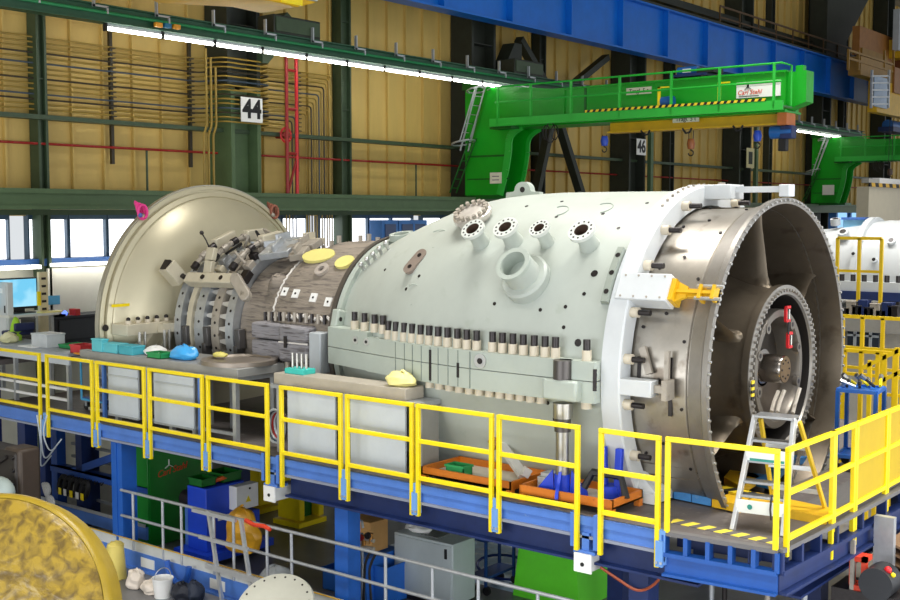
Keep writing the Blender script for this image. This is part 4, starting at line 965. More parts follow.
# ================================================================ step ladder
fl, fr = V((12.1,5.49,DZ)), V((12.2,4.93,DZ)); bl, br_ = V((13.32,5.5,DZ)), V((13.42,4.88,DZ))
tl, tr = V((12.62,5.47,3.66)), V((12.68,5.02,3.66)); hl, hr = V((12.78,5.47,3.6)), V((12.84,5.02,3.6))
t = thing('step_ladder', 'aluminium step ladder with label boards standing before the steel inlet', 'ladder', (12.7,5.2,DZ))
for a, b in ((fl,tl),(fr,tr)):
    m = MB(); m.bar(a,b,.05,.075,(1,0,0)); m.build('front_stile', ALU, t, .006)
for a, b in ((bl,hl),(br_,hr)):
    m = MB(); m.bar(a,b,.035,.06,(1,0,0)); m.build('rear_leg', mat('yellow ladder leg', (214,180,40), .4) , t)
    m = MB(); m.bar(a,a+V((0,0,.05)),.05,.06); m.build('rubber_foot', BLACK, t)
for k in (.3,.42,.6,.78,1.0):
    a, b = fl.lerp(tl,k)+V((.06,0,0)), fr.lerp(tr,k)+V((.06,0,0)); m = MB(); m.bar(a,b,.16 if k < 1 else .28,.03); m.build('step' if k < 1 else 'top_step', mat('ridged tread', (150,152,154), .4, .6), t, .004)
for k in (.22,.66):
    a, b = fl.lerp(tl,k)-V((.045,0,0)), fr.lerp(tr,k)-V((.045,0,0)); m = MB(); m.bar(a,b,.012,.15); lb = m.build('label_board', mat('label board', (226,230,228), .5, 0, .04), t)
    m = MB(); c = a.lerp(b,.3)-V((.01,0,0)); m.cyl(c,c-V((.004,0,0)),.03,n=16) if k < .5 else m.bar(a.lerp(b,.1)-V((.01,0,.05)),a.lerp(b,.9)-V((.01,0,.05)),.004,.03); m.build('label_mark', mat('label green', (40,140,130), .5), lb)
for k in (.25,.5,.72):
    m = MB(); m.bar(bl.lerp(hl,k),br_.lerp(hr,k),.03,.05); m.build('rear_brace', ALU, t)
m = MB(); c = fl.lerp(tl,.22).lerp(fr.lerp(tr,.22),.75); m.tube([c+V((-.06,0,.16)),c+V((-.07,.01,0)),c+V((-.06,0,-.12))], .012, 5); m.build('chain', STUDK, t)
for s in (.2,.35,.75):
    m = MB(); c = tl.lerp(tr,s)+V((.25,0,.02)); m.tube([c,c+V((.12,.02,.1)),c+V((.2,.0,.2+.1*s))], .025, 6); tag(m.build('pipe_bend', OLD), 'grey bent pipe piece standing on top of the step ladder, %s one' % ('inner','middle','outer')[int(s*3)], 'pipe')

# ================================================================ long bench with slab (left) and short bench
SLAB = mat('thick grey slab', (150,150,148), .5, .1, .08, 4, spots=((176,172,164), .3, 5))
b1 = thing('work_bench', 'long work bench with thick grey slab top carrying cyan boxes', 'bench', (12.4,16,DZ))
m = MB(); m.box(11.8,12.8,13.62,17.2,3.46,3.6); m.box(11.8,11.97,17.2,17.85,3.46,3.6); m.build('slab_top', SLAB, b1, .01)
m = MB(); m.box(11.84,12.78,13.66,17.2,3.39,3.46); m.box(11.84,11.95,17.2,17.8,3.39,3.46); m.build('frame', GALV, b1)
for y in (13.8,14.8,15.4,16.9):
    for x in (11.88,12.68):
        m = MB(); m.box(x,x+.08,y-.04,y+.04,DZ,3.39); m.build('leg', GALV, b1)
for a, b in ((106,136),(152,192)):
    ya, yb = Yof(a,11.87), Yof(b,11.87); m = MB(); m.box(11.84,11.87,yb,ya,2.5,3.36); m.build('front_panel', GREYP, b1)
    for z in (2.5,3.2): m = MB(); m.box(11.825,11.84,yb,ya,z,z+.03); m.build('panel_edge', GREYB, b1)
for y in (13.85,13.9): pass
for y in Yof(100,11.87), Yof(145,11.87), Yof(197,11.87):
    m = MB(); m.box(11.85,11.91,y-.03,y+.03,DZ,3.39); m.build('blue_leg', BLUEP, b1)
m = MB(); m.box(11.92,11.97,13.8,17.8,2.5,2.55); m.build('stretcher', GALV, b1)
b2 = thing('work_bench', 'short work bench with beige grey slab top and two white panels', 'bench', (12.4,11.5,DZ))
SLAB2 = mat('beige grey slab', (176,168,154), .5, .1, .08, 4, spots=((190,176,160), .3, 5))
m = MB(); m.box(11.8,12.2,10.17,12.8,3.45,3.62); m.build('slab_top', SLAB2, b2, .01)
m = MB(); m.box(11.78,12.24,9.9,12.85,3.39,3.45); m.build('frame', GALV, b2)
for a, b in ((287,335),(350.5,406)):
    ya, yb = Yof(a,11.85), Yof(b,11.85); m = MB(); m.box(11.82,11.85,yb,ya,2.44,3.38); m.build('white_panel', GREYP, b2)
m = MB(); m.box(11.86,12.22,9.92,9.95,2.44,3.38); m.build('end_panel', mat('grey end panel', (150,150,146), .45, .2, .1, 3), b2)
for y in (12.78,11.4,9.98):
    for x in (11.86,12.17):
        m = MB(); m.box(x,x+.05,y-.025,y+.025,DZ,3.39); m.build('leg', GALV, b2)
# things on the benches
def boxthing(name, lab, cat, c, s, m_, extra=None, bev=.008, group=None, rz=0):
    t = thing(name, lab, cat, c, group); h = V(s)/2; ca, sa = math.cos(rz), math.sin(rz)
    ax = (V((ca,sa,0)),V((-sa,ca,0)),V((0,0,1))); w = .012
    m = MB()
    if extra == 'open':
        m.obox(V(c)+V((0,0,w/2)),(s[0],s[1],w),ax)
        for sg in (-1,1): m.obox(V(c)+ax[0]*sg*(h.x-w/2)+V((0,0,h.z)),(w,s[1],s[2]),ax); m.obox(V(c)+ax[1]*sg*(h.y-w/2)+V((0,0,h.z)),(s[0],w,s[2]),ax)
        m.build('body', m_, t)
        r = MB()
        for sg in (-1,1): r.obox(V(c)+ax[0]*sg*h.x+V((0,0,s[2]-.015)),(.02,s[1]+.03,.03),ax); r.obox(V(c)+ax[1]*sg*h.y+V((0,0,s[2]-.015)),(s[0]+.03,.02,.03),ax)
        r.build('rim', m_, t)
    else:
        m.obox(V(c)+V((0,0,h.z)),s,ax); m.build('body', m_, t, bev)
        if extra == 'lid':
            r = MB(); r.obox(V(c)+V((0,0,s[2]+.012)),(s[0]+.02,s[1]+.02,.03),ax); r.build('lid', m_, t, bev)
    return t
CYAN = mat('cyan box', (96,192,204), .5, 0, .06)
SZ = 3.6
boxthing('parts_box','pale cyan box, tallest of the three on the long slab','box',(11.885,P(100,345,X=11.885).y,SZ),(.14,.3,.2),CYAN,'lid')
boxthing('parts_box','cyan box in the middle of three on the long slab','box',(11.96,P(113,350,X=11.96).y-.05,SZ),(.24,.44,.14),CYAN,'lid')
boxthing('parts_box','darker cyan box nearest the white cloth on the long slab','box',(11.98,P(132,354,X=11.98).y,SZ),(.26,.38,.13),mat('teal cyan box',(70,170,186),.5),'lid')
def heap(name, lab, cat, c, s, m_, seed, amt=.03, n=16):
    m = MB(); m.ball(V(c)+V((0,0,s[2]*.35)), (s[0]/2,s[1]/2,s[2]*.65), n, n//2+2); rnd = random.Random(seed)
    for p in m.v: p += V((rnd.uniform(-1,1),rnd.uniform(-1,1),rnd.uniform(-.6,1)))*amt; p.z = max(p.z, c[2])
    o = m.build(name, m_, sub=1); o.location = (0,0,0); return tag(o, lab, cat)
heap('cloth','crumpled white cloth on the long slab between cyan boxes and blue sheet','cloth',(12.15,P(153,357,X=12.1).y,SZ),(.34,.5,.16),WHITE,1)
boxthing('crate','low green plastic tray beside the blue plastic sheet','tray',(11.96,P(160,361,X=11.96).y,SZ),(.25,.36,.1),mat('crate green',(40,150,84),.5),'open')
heap('plastic_sheet','crumpled bright blue plastic sheet on the long slab','sheet',(12.1,P(182,357,X=12.05).y,SZ),(.4,.62,.22),mat('blue sheet',(70,170,236),.3,0,.1),2,.05)
y = P(237,360,X=12.3).y
m = MB(); m.lathe([(0,.62),(.07,.62),(.08,.6),(.08,.52),(.05,.5),(.05,0.001)],(12.35,y,SZ),(0,0,1),56); tag(m.build('steel_ring', mat('dull ring steel',(150,140,130),.4,.6,.1,5)), 'flat round steel ring plate lying on the long slab', 'ring')
heap('rag','small yellow rag lying on the steel ring plate','cloth',(12.25,y+.35,SZ+.08),(.2,.3,.08),mat('rag yellow',(210,200,110),.7),4,.02)
t = boxthing('stud_tray','turquoise block holding upright steel studs on the short bench','block',(12.0,P(300,371,X=12.0).y,3.62),(.26,.4,.08),mat('turquoise block',(60,190,180),.5))
for k in range(4):
    c = V((12.0,P(293+4.5*k,368,X=12.0).y,3.70)); m = MB(); m.cyl(c,c+V((0,0,.22)),.022,n=8); m.build('stud', STEEL, t)
heap('plastic_bag','crumpled pale yellow plastic on the short bench slab','bag',(12.0,P(402,378,X=12.0).y,3.62),(.34,.5,.2),mat('pale plastic',(236,226,150),.35,0,.08),5,.05)
t = thing('pipe_fitting','grey bent pipe fitting with red cap behind the short bench slab','fitting',(12.75,11.2,3.5))
p = V((12.45,P(365,372,X=12.45).y,3.3)); m = MB(); m.cyl(p,p+V((0,-.5,.05)),.15,.1); m.cyl(p+V((0,-.3,.05)),p+V((0,-.3,.26)),.09); m.build('body', CAS2, t)
m = MB(); m.tube([p+V((-.1,.3,.1)),p+V((-.12,.12,.2)),p+V((-.1,.02,.12))], .05, 8); m.build('red_cap', REDP, t)
m = MB(); m.box(p.x-.1,p.x+.2,p.y+.1,p.y+.5,p.z-.1,p.z+.06); m.build('block', STUDK, t)
# hose coil between the benches, blue grey pipes under the first bench
p = V((12.0,Yof(273,12.0),2.75)); t = thing('hose_coil','coil of grey and red hoses hanging between the two benches','hose',p)
for k in range(5):
    m = MB(); m.tube([p+V((.03*k,.22*math.cos(w)*(1-.08*k),.26*math.sin(w)*(1-.05*k))) for w in [R_(20*i) for i in range(18)]], .018, 6, True); m.build('hose_loop', (GREYB,PIPEB,GALV,REDP,GREYB)[k], t)
# trays on the deck
ORA = mat('orange tray wood', (206,116,24), .55, 0, .12, 4, spots=((180,92,24), .3, 8))
def tray(lab, x0, x1, y0, y1, h=.11):
    t = thing('orange_tray', lab, 'tray', ((x0+x1)/2,(y0+y1)/2,DZ)); z = DZ+.09
    m = MB(); m.box(x0,x1,y0,y1,z,z+.02); m.build('floor', mat('tray floor', (206,200,186), .6, 0, .1, 4), t)
    for a in ((x0,x0+.03,y0,y1),(x1-.03,x1,y0,y1),(x0,x1,y0,y0+.03),(x0,x1,y1-.03,y1)):
        m = MB(); m.box(*a,z,z+h); m.build('side', ORA, t)
    for x in (x0,x1-.08):
        for y in (y0,y1-.08):
            m = MB(); m.box(x,x+.08,y,y+.08,DZ,z); m.build('foot', ORA, t)
    return z+.02
z = tray('orange tray on the deck holding a green crate', 11.75,12.6,8.35,9.85)
boxthing('crate','small green open crate inside the orange tray','crate',(12.0,P(459,470,X=12.0).y,z),(.2,.3,.14),mat('crate green',(40,150,84)),'open')
t = thing('steel_beam_piece','pale angled steel piece leaning out of the orange tray','beam',(12.3,8.6,z))
m = MB(); m.bar(V((12.1,8.4,z+.1)),V((12.4,9.0,z+.42)),.14,.05); m.bar(V((12.1,8.4,z+.1)),V((12.15,8.36,z+.2)),.1,.1); m.build('plate', mat('pale piece', (206,204,200), .4, .3), t)
m = MB(); m.bar(V((12.35,9.0,z+.36)),V((12.4,9.1,z+.46)),.16,.1); m.build('wood_block', mat('wood', (150,110,70), .6), t)
z = tray('orange tray on the deck holding the blue jack stand', 11.72,12.46,6.85,8.2)
t = thing('jack_stand','tall polished steel jack post on blue legs under the casing lug','jack',(11.97,7.72,z))
m = MB(); m.cyl((11.97,7.72,z+.2),(11.97,7.72,3.5),.085,n=24); m.build('post', STEEL, t)
m = MB(); m.cyl((11.97,7.72,3.47),(11.97,7.72,3.66),.125,n=20); m.build('head', STEEL, t)
m = MB(); m.cyl((11.97,7.72,3.3),(11.97,7.72,3.47),.105,n=20); m.build('collar', mat('dark nut', (86,82,80)), t)
BLJ = mat('jack blue', (24,62,200), .4, 0, .08)
m = MB(); m.cyl((11.97,7.72,z),(11.97,7.72,z+.25),.1,n=20); m.build('base', BLJ, t)
for a in range(20,380,90):
    d = V((math.cos(R_(a)),math.sin(R_(a)),0)); c = V((11.97,7.72,z)); s_ = V((-d.y,d.x,0))*.02
    m = MB(); m.prism([c+d*.1-s_,c+d*.33-s_,c+d*.32+V((0,0,.05))-s_,c+d*.12+V((0,0,.3))-s_], s_*2); m.build('foot', BLJ, t)
t = thing('jack_stand','lower blue screw jack with two upright prongs beside the jack post','jack',(12.25,7.1,z))
c = V((12.2,7.15,z))
for s in (-.09,.09):
    m = MB(); m.bar(c+V((0,s,.0)),c+V((0,s*1.3,.62)),.09,.07); m.build('prong', BLJ, t, .01)
m = MB(); m.cyl(c,c+V((0,0,.15)),.13,n=16); m.build('base', BLJ, t)
m = MB(); m.tube([c+V((-.15,.3,.1)),c+V((-.1,.2,.3)),c+V((-.1,-.2,.3)),c+V((-.15,-.3,.05))], .05, 6); m.build('black_sling', BLACK, t)
t = thing('steel_block','bare steel block lying in the orange tray beside the jack','block',(12.1,8.0,z)); m = MB(); m.box(12.0,12.3,7.9,8.12,z,z+.16); m.build('body', GALV, t, .01)
m = MB(); m.box(12.05,12.25,7.93,8.1,z+.16,z+.2); m.build('ridge', GALV, t)
# ================================================================ left end: table, ladder, trolley, office corner
TZ = 3.46
t = thing('steel_table','steel table with white lower rails behind the first yellow rails','table',(12.4,19.5,DZ))
TM = mat('table top grey', (168,176,186), .45, .2, .06)
m = MB(); m.box(12.0,12.9,18.5,22.3,TZ-.05,TZ); m.build('table_top', TM, t)
m = MB(); m.box(12.0,12.04,18.5,22.3,TZ-.22,TZ-.05); m.build('apron', GREYP, t)
for y in (18.6,20.4,22.2):
    for x in (12.03,12.8):
        m = MB(); m.box(x,x+.07,y-.035,y+.035,DZ,TZ-.05); m.build('leg', GALV, t)
for z in (2.55,2.75): 
    m = MB(); m.box(12.03,12.08,18.6,22.2,z,z+.05); m.build('lower_rail', WHITE, t)
p = P(48.5,352,X=12.4); boxthing('storage_bin','pale grey lidded plastic bin on the steel table','bin',(12.4,p.y,TZ),(.4,.52,.24),mat('bin grey',(196,202,206),.5),'lid')
p = P(70,349,X=12.5); boxthing('crate','flat green tray on the table between grey bin and red box','tray',(12.6,p.y,TZ),(.4,.42,.08),mat('crate green',(40,150,84)),'open')
p = P(85,351,X=12.3); boxthing('crate','red plastic box on the table next to the long slab','box',(12.25,p.y,TZ),(.3,.34,.16),mat('tray red',(206,60,66),.5),'open')
p = P(84,355,X=12.1); boxthing('tray','shallow orange tray in front of the red plastic box','tray',(12.08,p.y,TZ),(.14,.4,.03),mat('tray orange',(226,150,30),.5),None)
p = P(14,345,X=12.4); heap('plastic_bag','crumpled translucent yellowish bag on the table beside the green jacket','bag',(12.3,p.y,TZ),(.34,.4,.2),mat('bag grey yellow',(206,204,160),.35,0,.08),9,.05)
p = P(32,349,X=12.2); boxthing('paper_pad','pale paper pad on the table before the grey bin','paper',(12.2,p.y,TZ),(.3,.5,.02),WHITE,None,0)
# grey cabinet at the picture edge
p = P(6,350,X=12.7); t = thing('grey_cabinet','pale grey switch cabinet at the picture edge standing on the table','cabinet',(12.8,20.6,TZ))
ya, yb = Yof(5,12.62), Yof(-20,12.62)
m = MB(); m.box(12.62,12.75,ya,yb,TZ,4.62); m.build('body', mat('cabinet off grey',(198,202,200),.45,0,.05), t, .01)
m = MB(); m.box(12.605,12.62,ya+.03,yb-.03,TZ+.04,4.55); m.build('door', mat('cabinet off grey'  ,(198,202,200)), t)
m = MB(); m.box(12.59,12.605,ya+.06,ya+.09,4.0,4.15); m.build('handle', BLACK, t)
m = MB(); m.box(12.598,12.606,ya+.15,ya+.35,4.4,4.5); m.build('label_plate', SIGNW, t)
# small stair ladder and blue trolley behind the rails
t = thing('stair_ladder','small aluminium stair ladder leaning at the steel table','ladder',(12.9,18.5,DZ))
a0, b0_ = P(42,398,X=12.9), P(24,357,X=13.3)
for s in (0,-.62):
    m = MB(); m.bar(V((12.9,18.6+s,DZ)),V((13.35,19.9+s*1.0,3.3)),.05,.08); m.build('stile', ALU, t)
for k in range(5):
    q = V((12.9,18.6,DZ)).lerp(V((13.35,19.9,3.3)),.15+.18*k); m = MB(); m.box(q.x-.12,q.x+.12,q.y-.62,q.y,q.z-.015,q.z+.015); m.build('step', ALU, t)
t = thing('trolley','pale blue tube trolley with castors behind the yellow rails','trolley',(12.5,17.9,DZ)); LB = mat('trolley blue',(70,160,206),.4)
ya, yb = 18.42, 17.7
m = MB(); m.box(12.2,12.8,yb,ya,2.58,2.64); m.build('deck', mat('trolley deck',(40,70,130),.5), t)
m = MB()
for x in (12.2,12.78): m.tube([(x,ya,2.6),(x,ya,3.3),(x,yb,3.3),(x,yb,2.6),(x,ya,2.6)], .022, 8)
m.build('frame', LB, t)
for y in (ya-.1,yb+.1):
    for x in (12.25,12.75):
        m = MB(); m.cyl((x-.03,y,2.48),(x+.03,y,2.48),.075,n=14); c_ = m.build('castor', BLACK, t)
        m = MB(); m.box(x-.035,x+.035,y-.03,y+.03,2.48,2.58); m.build('fork', GALV, c_)
# office corner on a raised floor by the windows
m = MB(); m.box(8.5,18.5,20.9,WY,3.05,3.15); o = struct(m.build('floor_mezzanine', DECKM))
for x in (9,12,15,18): m = MB(); m.box(x-.08,x+.08,21,21.16,0,3.05); struct(m.build('floor_post_column', NAVY))
t = thing('office_desk','dark desk run below the white board with drawers','desk',(15,22.6,3.15))
m = MB(); m.box(13.7,17.2,22.35,23.0,3.72,3.77); m.build('desk_top', mat('desk dark',(52,56,64),.5), t)
m = MB(); m.box(13.75,17.1,22.4,23.0,3.15,3.72); m.build('cabinet_body', mat('desk dark2',(34,38,46),.5), t)
for k in range(3):
    m = MB(); m.box(14.3+.95*k,15.2+.95*k,22.37,22.4,3.25,3.68); m.build('drawer_front', MATS['desk dark'], t)
t = thing('monitor_desk','pale narrow desk carrying the big monitor','desk',(13.3,21.8,3.15))
m = MB(); m.box(12.6,13.75,21.5,22.3,3.9,3.95); m.build('desk_top', mat('desk pale',(206,206,196),.5), t)
for x in (12.7,13.65): m = MB(); m.box(x-.03,x+.03,21.6,22.2,3.15,3.9); m.build('leg', GALV, t)
a, b = P(-8,311,Y=21.9), P(37,277,Y=21.9)
t = thing('monitor','wide blue lit monitor on the pale desk by the windows','monitor',(a.x,21.9,3.95))
m = MB(); m.box(a.x,b.x,21.9,21.96,a.z,b.z); m.build('housing', BLACK, t)
scr = bpy.data.materials.new('monitor picture'); scr.use_nodes = True; nt = scr.node_tree; nt.nodes.remove(nt.nodes['Principled BSDF'])
e = nt.nodes.new('ShaderNodeEmission'); e.inputs[1].default_value = 1.0; ck = nt.nodes.new('ShaderNodeTexNoise'); ck.inputs['Scale'].default_value = 2
rp = nt.nodes.new('ShaderNodeValToRGB'); rp.color_ramp.elements[0].color = (*lin((116,200,236)),1); rp.color_ramp.elements[1].color = (*lin((158,220,244)),1); rp.color_ramp.elements[0].position = .45; rp.color_ramp.elements[1].position = .6
tc = nt.nodes.new('ShaderNodeTexCoord'); nt.links.new(tc.outputs['Object'], ck.inputs['Vector']); nt.links.new(ck.outputs[0], rp.inputs[0]); nt.links.new(rp.outputs[0], e.inputs[0]); nt.links.new(e.outputs[0], nt.nodes['Material Output'].inputs[0])
m = MB(); m.box(a.x+.03,b.x-.03,21.89,21.9,a.z+.05,b.z-.03); m.build('screen', scr, t)
m = MB(); m.box(b.x-.5,b.x-.3,21.9,22.0,3.95,a.z); m.box(b.x-.7,b.x-.1,21.8,22.1,3.95,3.97); m.build('stand', BLACK, t)
boxthing('keyboard','pale yellowish keyboard on the desk below the monitor','keyboard',(b.x+.1,21.6,3.95),(.5,.2,.03),mat('pale key',(226,216,140),.5),None,0)
p = P(44,300,Y=21.7); t = thing('tool_post','cream upright panel post with yellow hanging tool beside the monitor','post',(p.x,21.7,3.15))
m = MB(); m.box(p.x-.1,p.x+.1,21.7,21.78,3.15,P(44,272,Y=21.7).z); m.build('upright', mat('post cream',(214,200,160),.5), t)
for k in range(5):
    m = MB(); m.box(p.x-.05,p.x+.05,21.69,21.7,4.0+.16*k,4.05+.16*k); m.build('socket', STUDK, t)
m = MB(); m.box(p.x-.17,p.x-.09,21.66,21.7,4.1,4.4); m.build('yellow_tool', YEL, t, .01)
a, b = P(49,318,Y=23.0), P(112,266,Y=23.0)
t = thing('white_board','long white board on the office wall with a small blue chart','board',(a.x,23.0,4.2))
m = MB(); m.box(a.x,b.x+.8,23.0,23.06,a.z,b.z); m.build('board', mat('board cream white',(236,234,222),.4,0,.03), t)
m = MB(); m.box(a.x,b.x+.8,22.9,23.06,a.z-.05,a.z); m.build('tray', GALV, t)
c = P(55,300,Y=23.0); m = MB(); m.box(c.x-.2,c.x+.12,22.99,23.0,c.z-.1,c.z+.1); m.build('blue_chart', mat('chart blue',(90,170,214),.5), t)
m = MB(); m.box(a.x,b.x+.8,22.7,22.9,b.z+.05,b.z+.12); tag(m.build('shelf_lamp', emit('lamp white',(255,252,240),5)), 'long white lamp bar above the white board', 'lamp')
m = MB(); m.box(11.5,14.1,22.7,22.9,b.z+.02,b.z+.1); tag(m.build('shelf_lamp', MATS['lamp white']), 'long white lamp bar above the monitor', 'lamp')
for i, (px, py, w, c_, lab) in enumerate(((60,327,.6,(226,228,226),'white paper stack on the dark desk by the tool post'),(62,334,.5,(200,206,210),'grey folder on the dark desk below the paper stack'),(84,320,.12,(190,40,40),'small red pot on the dark desk'))):
    p = P(px, py, Y=22.1); t = boxthing('desk_item' if i > 2 else ('paper_stack','folder','pen_pot')[i], lab, ('paper','folder','pot')[i], (p.x,22.45,3.77), (w,.25,.05 if i < 2 else .14), mat('desk item %d' % i, c_, .5), None, 0)
p = P(70,321,Y=22.2); m = MB(); m.ball((p.x,22.4,3.83),.06,10,8); tag(m.build('desk_lamp', emit('blue lamp',(90,120,255),2.2)), 'small glowing blue light on the dark desk', 'lamp')
t = thing('jacket','lime green jacket on a dark chair behind the table','jacket',(12.9,20.4,3.1))
p = P(14,330,Y=21.2); m = MB(); m.ball((p.x+.1,21.3,p.z-.15),(.13,.12,.4),12,10); m.rough(.02,3); m.build('body', mat('lime jacket',(150,200,40),.6), t, sub=1)
t = thing('office_chair','dark blue office chair behind the steel table','chair',(13.3,21.0,3.15)); p = P(23,335,Y=21.2)
m = MB(); m.box(p.x-.2,p.x+.25,21.15,21.22,3.65,p.z+.25); m.build('backrest', mat('chair navy',(26,36,76),.6), t, .03)
m = MB(); m.box(p.x-.22,p.x+.25,21.2,21.65,3.56,3.65); m.build('seat', MATS['chair navy'], t, .03)
m = MB(); m.cyl((p.x,21.4,3.2),(p.x,21.4,3.56),.03); m.build('column', BLACK, t)
for a_ in range(5):
    m = MB(); m.bar(V((p.x,21.4,3.2)),V((p.x+.28*math.cos(a_*1.257),21.4+.24*math.sin(a_*1.257),3.18)),.04,.03); m.build('leg', BLACK, t)
# blue cabinets far behind, seen between casing and runway beam
for i, (px0, px1) in enumerate(((382,398),(399,427))):
    a, b = P(px0,236,Y=22.4), P(px1,220,Y=22.4); t = thing('blue_cabin','%s blue framed cabin window unit behind the casing' % ('narrow','wide')[i],'cabin',(a.x,22.4,0))
    m = MB(); m.box(a.x,b.x,22.4,22.9,4.2,b.z); m.build('frame', mat('cabin blue',(60,120,190),.45), t)
    m = MB(); m.box(a.x+.12,b.x-.12,22.37,22.4,4.6,b.z-.12); m.build('dark_glass', mat('dark glass',(50,70,110),.15), t)
    if i: m = MB(); m.box((a.x+b.x)/2-.04,(a.x+b.x)/2+.04,22.36,22.4,4.6,b.z-.1); m.build('mullion', MATS['cabin blue'], t)
# ================================================================ under the platform
bb = thing('base_frame','blue base beam with white toe board along the pit edge','frame',(PX,13,0))
m = MB(); m.box(PX-.02,PX+.14,6.5,18.2,.02,.30); m.box(PX-.08,PX+.2,6.5,18.2,0,.03); m.build('beam', BLUEP, bb)
m = MB(); m.box(PX+.0,PX+.03,6.5,18.2,.30,.48); m.build('toe_board', mat('toe board white',(206,208,204),.5,0,.08), bb)
m = MB(); m.box(PX-.025,PX+.0,6.5,18.2,.48,.49); m.build('yellow_line', YEL2, bb)
for px in (142,213):
    y = Yof(px); m = MB(); m.box(PX-.03,PX-.02,y-.18,y+.18,.08,.24); m.build('label_plate', SIGNW, bb)
sr = thing('pipe_railing','silver pipe railing standing along the blue base beam','railing',(PX,13,.3))
for z in (1.30,.86):
    m = MB(); m.tube([(PX,16.45,z),(PX,6.6,z)], .026, 8); m.build('rail', GALV, sr)
for px in (127,157,176,209,229,263,288,384,432,479,540,590):
    y = Yof(px, PX); m = MB(); m.tube([(PX,y,.3),(PX,y,1.30)], .024, 8); m.build('post', GALV, sr)
# silver ladder / slatted rack lying against the railing
t = thing('slatted_rack','small aluminium slatted trestle leaning outside the pipe railing','trestle',(11.4,14.2,0))
for k, z in enumerate((1.35,.95,.5)):
    ya, yb = Yof(188+6.5*k,11.35), Yof(232+12*k,11.35)
    m = MB(); m.box(11.32,11.36,yb,ya,z,z+.06+.03*(k>1)); m.build('slat', ALU, t)
for px in (203,236):
    ya = Yof(px,11.35); yb = Yof(px+13,11.35); m = MB(); m.bar(V((11.36,ya,1.42)),V((11.36,yb,.02)),.05,.05); m.build('stile', ALU, t)
# green cabinet
c = P(149,548,Z=0)
t = thing('machine_cabinet','tall green machine cabinet with small white emblem and red script','cabinet',c)
ye = Yof(119,c.x); xe = c.y*math.tan(R_(51.5)+math.atan((203-450)/1148.2))
m = MB(); m.box(c.x,xe,c.y,ye,0,1.82); m.build('body', mat('cabinet bright green',(14,124,36),.4,0,.1,2), t, .01)
m = MB(); m.box(c.x+.03,xe-.03,c.y-.02,c.y,.1,1.76); m.build('front_door', MATS['cabinet bright green'], t)
m = MB(); q = V((c.x+.45,c.y-.03,1.45))
for a in (0,120,240): m.bar(q, q+V((.1*math.sin(R_(a)),0,.1*math.cos(R_(a)))), .008, .035, (0,1,0))
m.build('emblem', WHITE, t)
lettering('Carl Stahl', .17, (c.x+.52,c.y-.026,1.34), (0,-1,0), (1,0,.12), TXTR, t, 'red_script', 1, .35)
# blue hydraulic unit with white box
c = P(184,553,Z=0.25); c.z = 0; c.x += .2
MB_ = mat('machine blue',(30,72,206),.4,0,.08)
t = thing('hydraulic_unit','blue hydraulic unit with white switch box on a blue pallet base','machine',c)
m = MB(); m.box(c.x-.1,c.x+1.4,c.y-.5,c.y+.4,.12,.25); m.build('pallet_base', MB_, t)
for x in (c.x,c.x+1.2):
    m = MB(); m.box(x-.05,x+.1,c.y-.5,c.y+.4,0,.12); m.build('skid', NAVY, t)
m = MB(); m.box(c.x+.05,c.x+.9,c.y-.3,c.y+.2,.25,1.35); m.build('body', MB_, t, .01)
m = MB(); m.box(c.x+1.0,c.x+1.3,c.y-.25,c.y+.3,.3,.75); m.build('pump_block', MB_, t, .01)
m = MB(); m.box(c.x+.55,c.x+1.05,c.y-.5,c.y-.3,.9,1.32); sb = m.build('switch_box', WHITE, t, .01)
m = MB(); m.prism([(c.x+.75,c.y-.505,1.02),(c.x+.87,c.y-.505,1.02),(c.x+.81,c.y-.505,1.13)],(0,-.004,0)); m.build('warning_triangle', YEL, sb)
m = MB(); m.cyl((c.x+.85,c.y-.51,1.25),(c.x+.85,c.y-.5,1.25),.02); m.build('switch', BLACK, sb)
m = MB(); m.tube([(c.x+.3,c.y-.1,1.4),(c.x+.5,c.y-.2,1.45),(c.x+.8,c.y-.15,1.4),(c.x+.95,c.y+.1,1.42)], .04, 8); m.build('orange_hose', mat('orange hose',(206,90,30),.5), t)
m = MB(); m.box(c.x+.3,c.x+.55,c.y-.31,c.y-.3,.75,.83); m.build('white_label', SIGNW, t)
boxthing('crate','green crate on top of the dark motor beside the hydraulic unit','crate',(c.x+.2,c.y-.02,1.36),(.3,.36,.14),GRND,'open')
boxthing('crate','green crate on the rear of the hydraulic unit near the yellow post','crate',(c.x+.7,c.y+.0,1.36),(.4,.45,.16),GRND,'open')
t = thing('electric_motor','dark ribbed motor between green cabinet and blue hydraulic unit','motor',(c.x-.1,c.y+.3,.9))
m = MB(); m.cyl((c.x+.25,c.y+.5,1.05),(c.x+.25,c.y+.22,1.05),.15,n=20); m.build('housing', STUDK, t)
m = MB(); m.box(c.x+.15,c.x+.35,c.y+.2,c.y+.4,.25,.92); m.build('bracket', BLUEP, t)
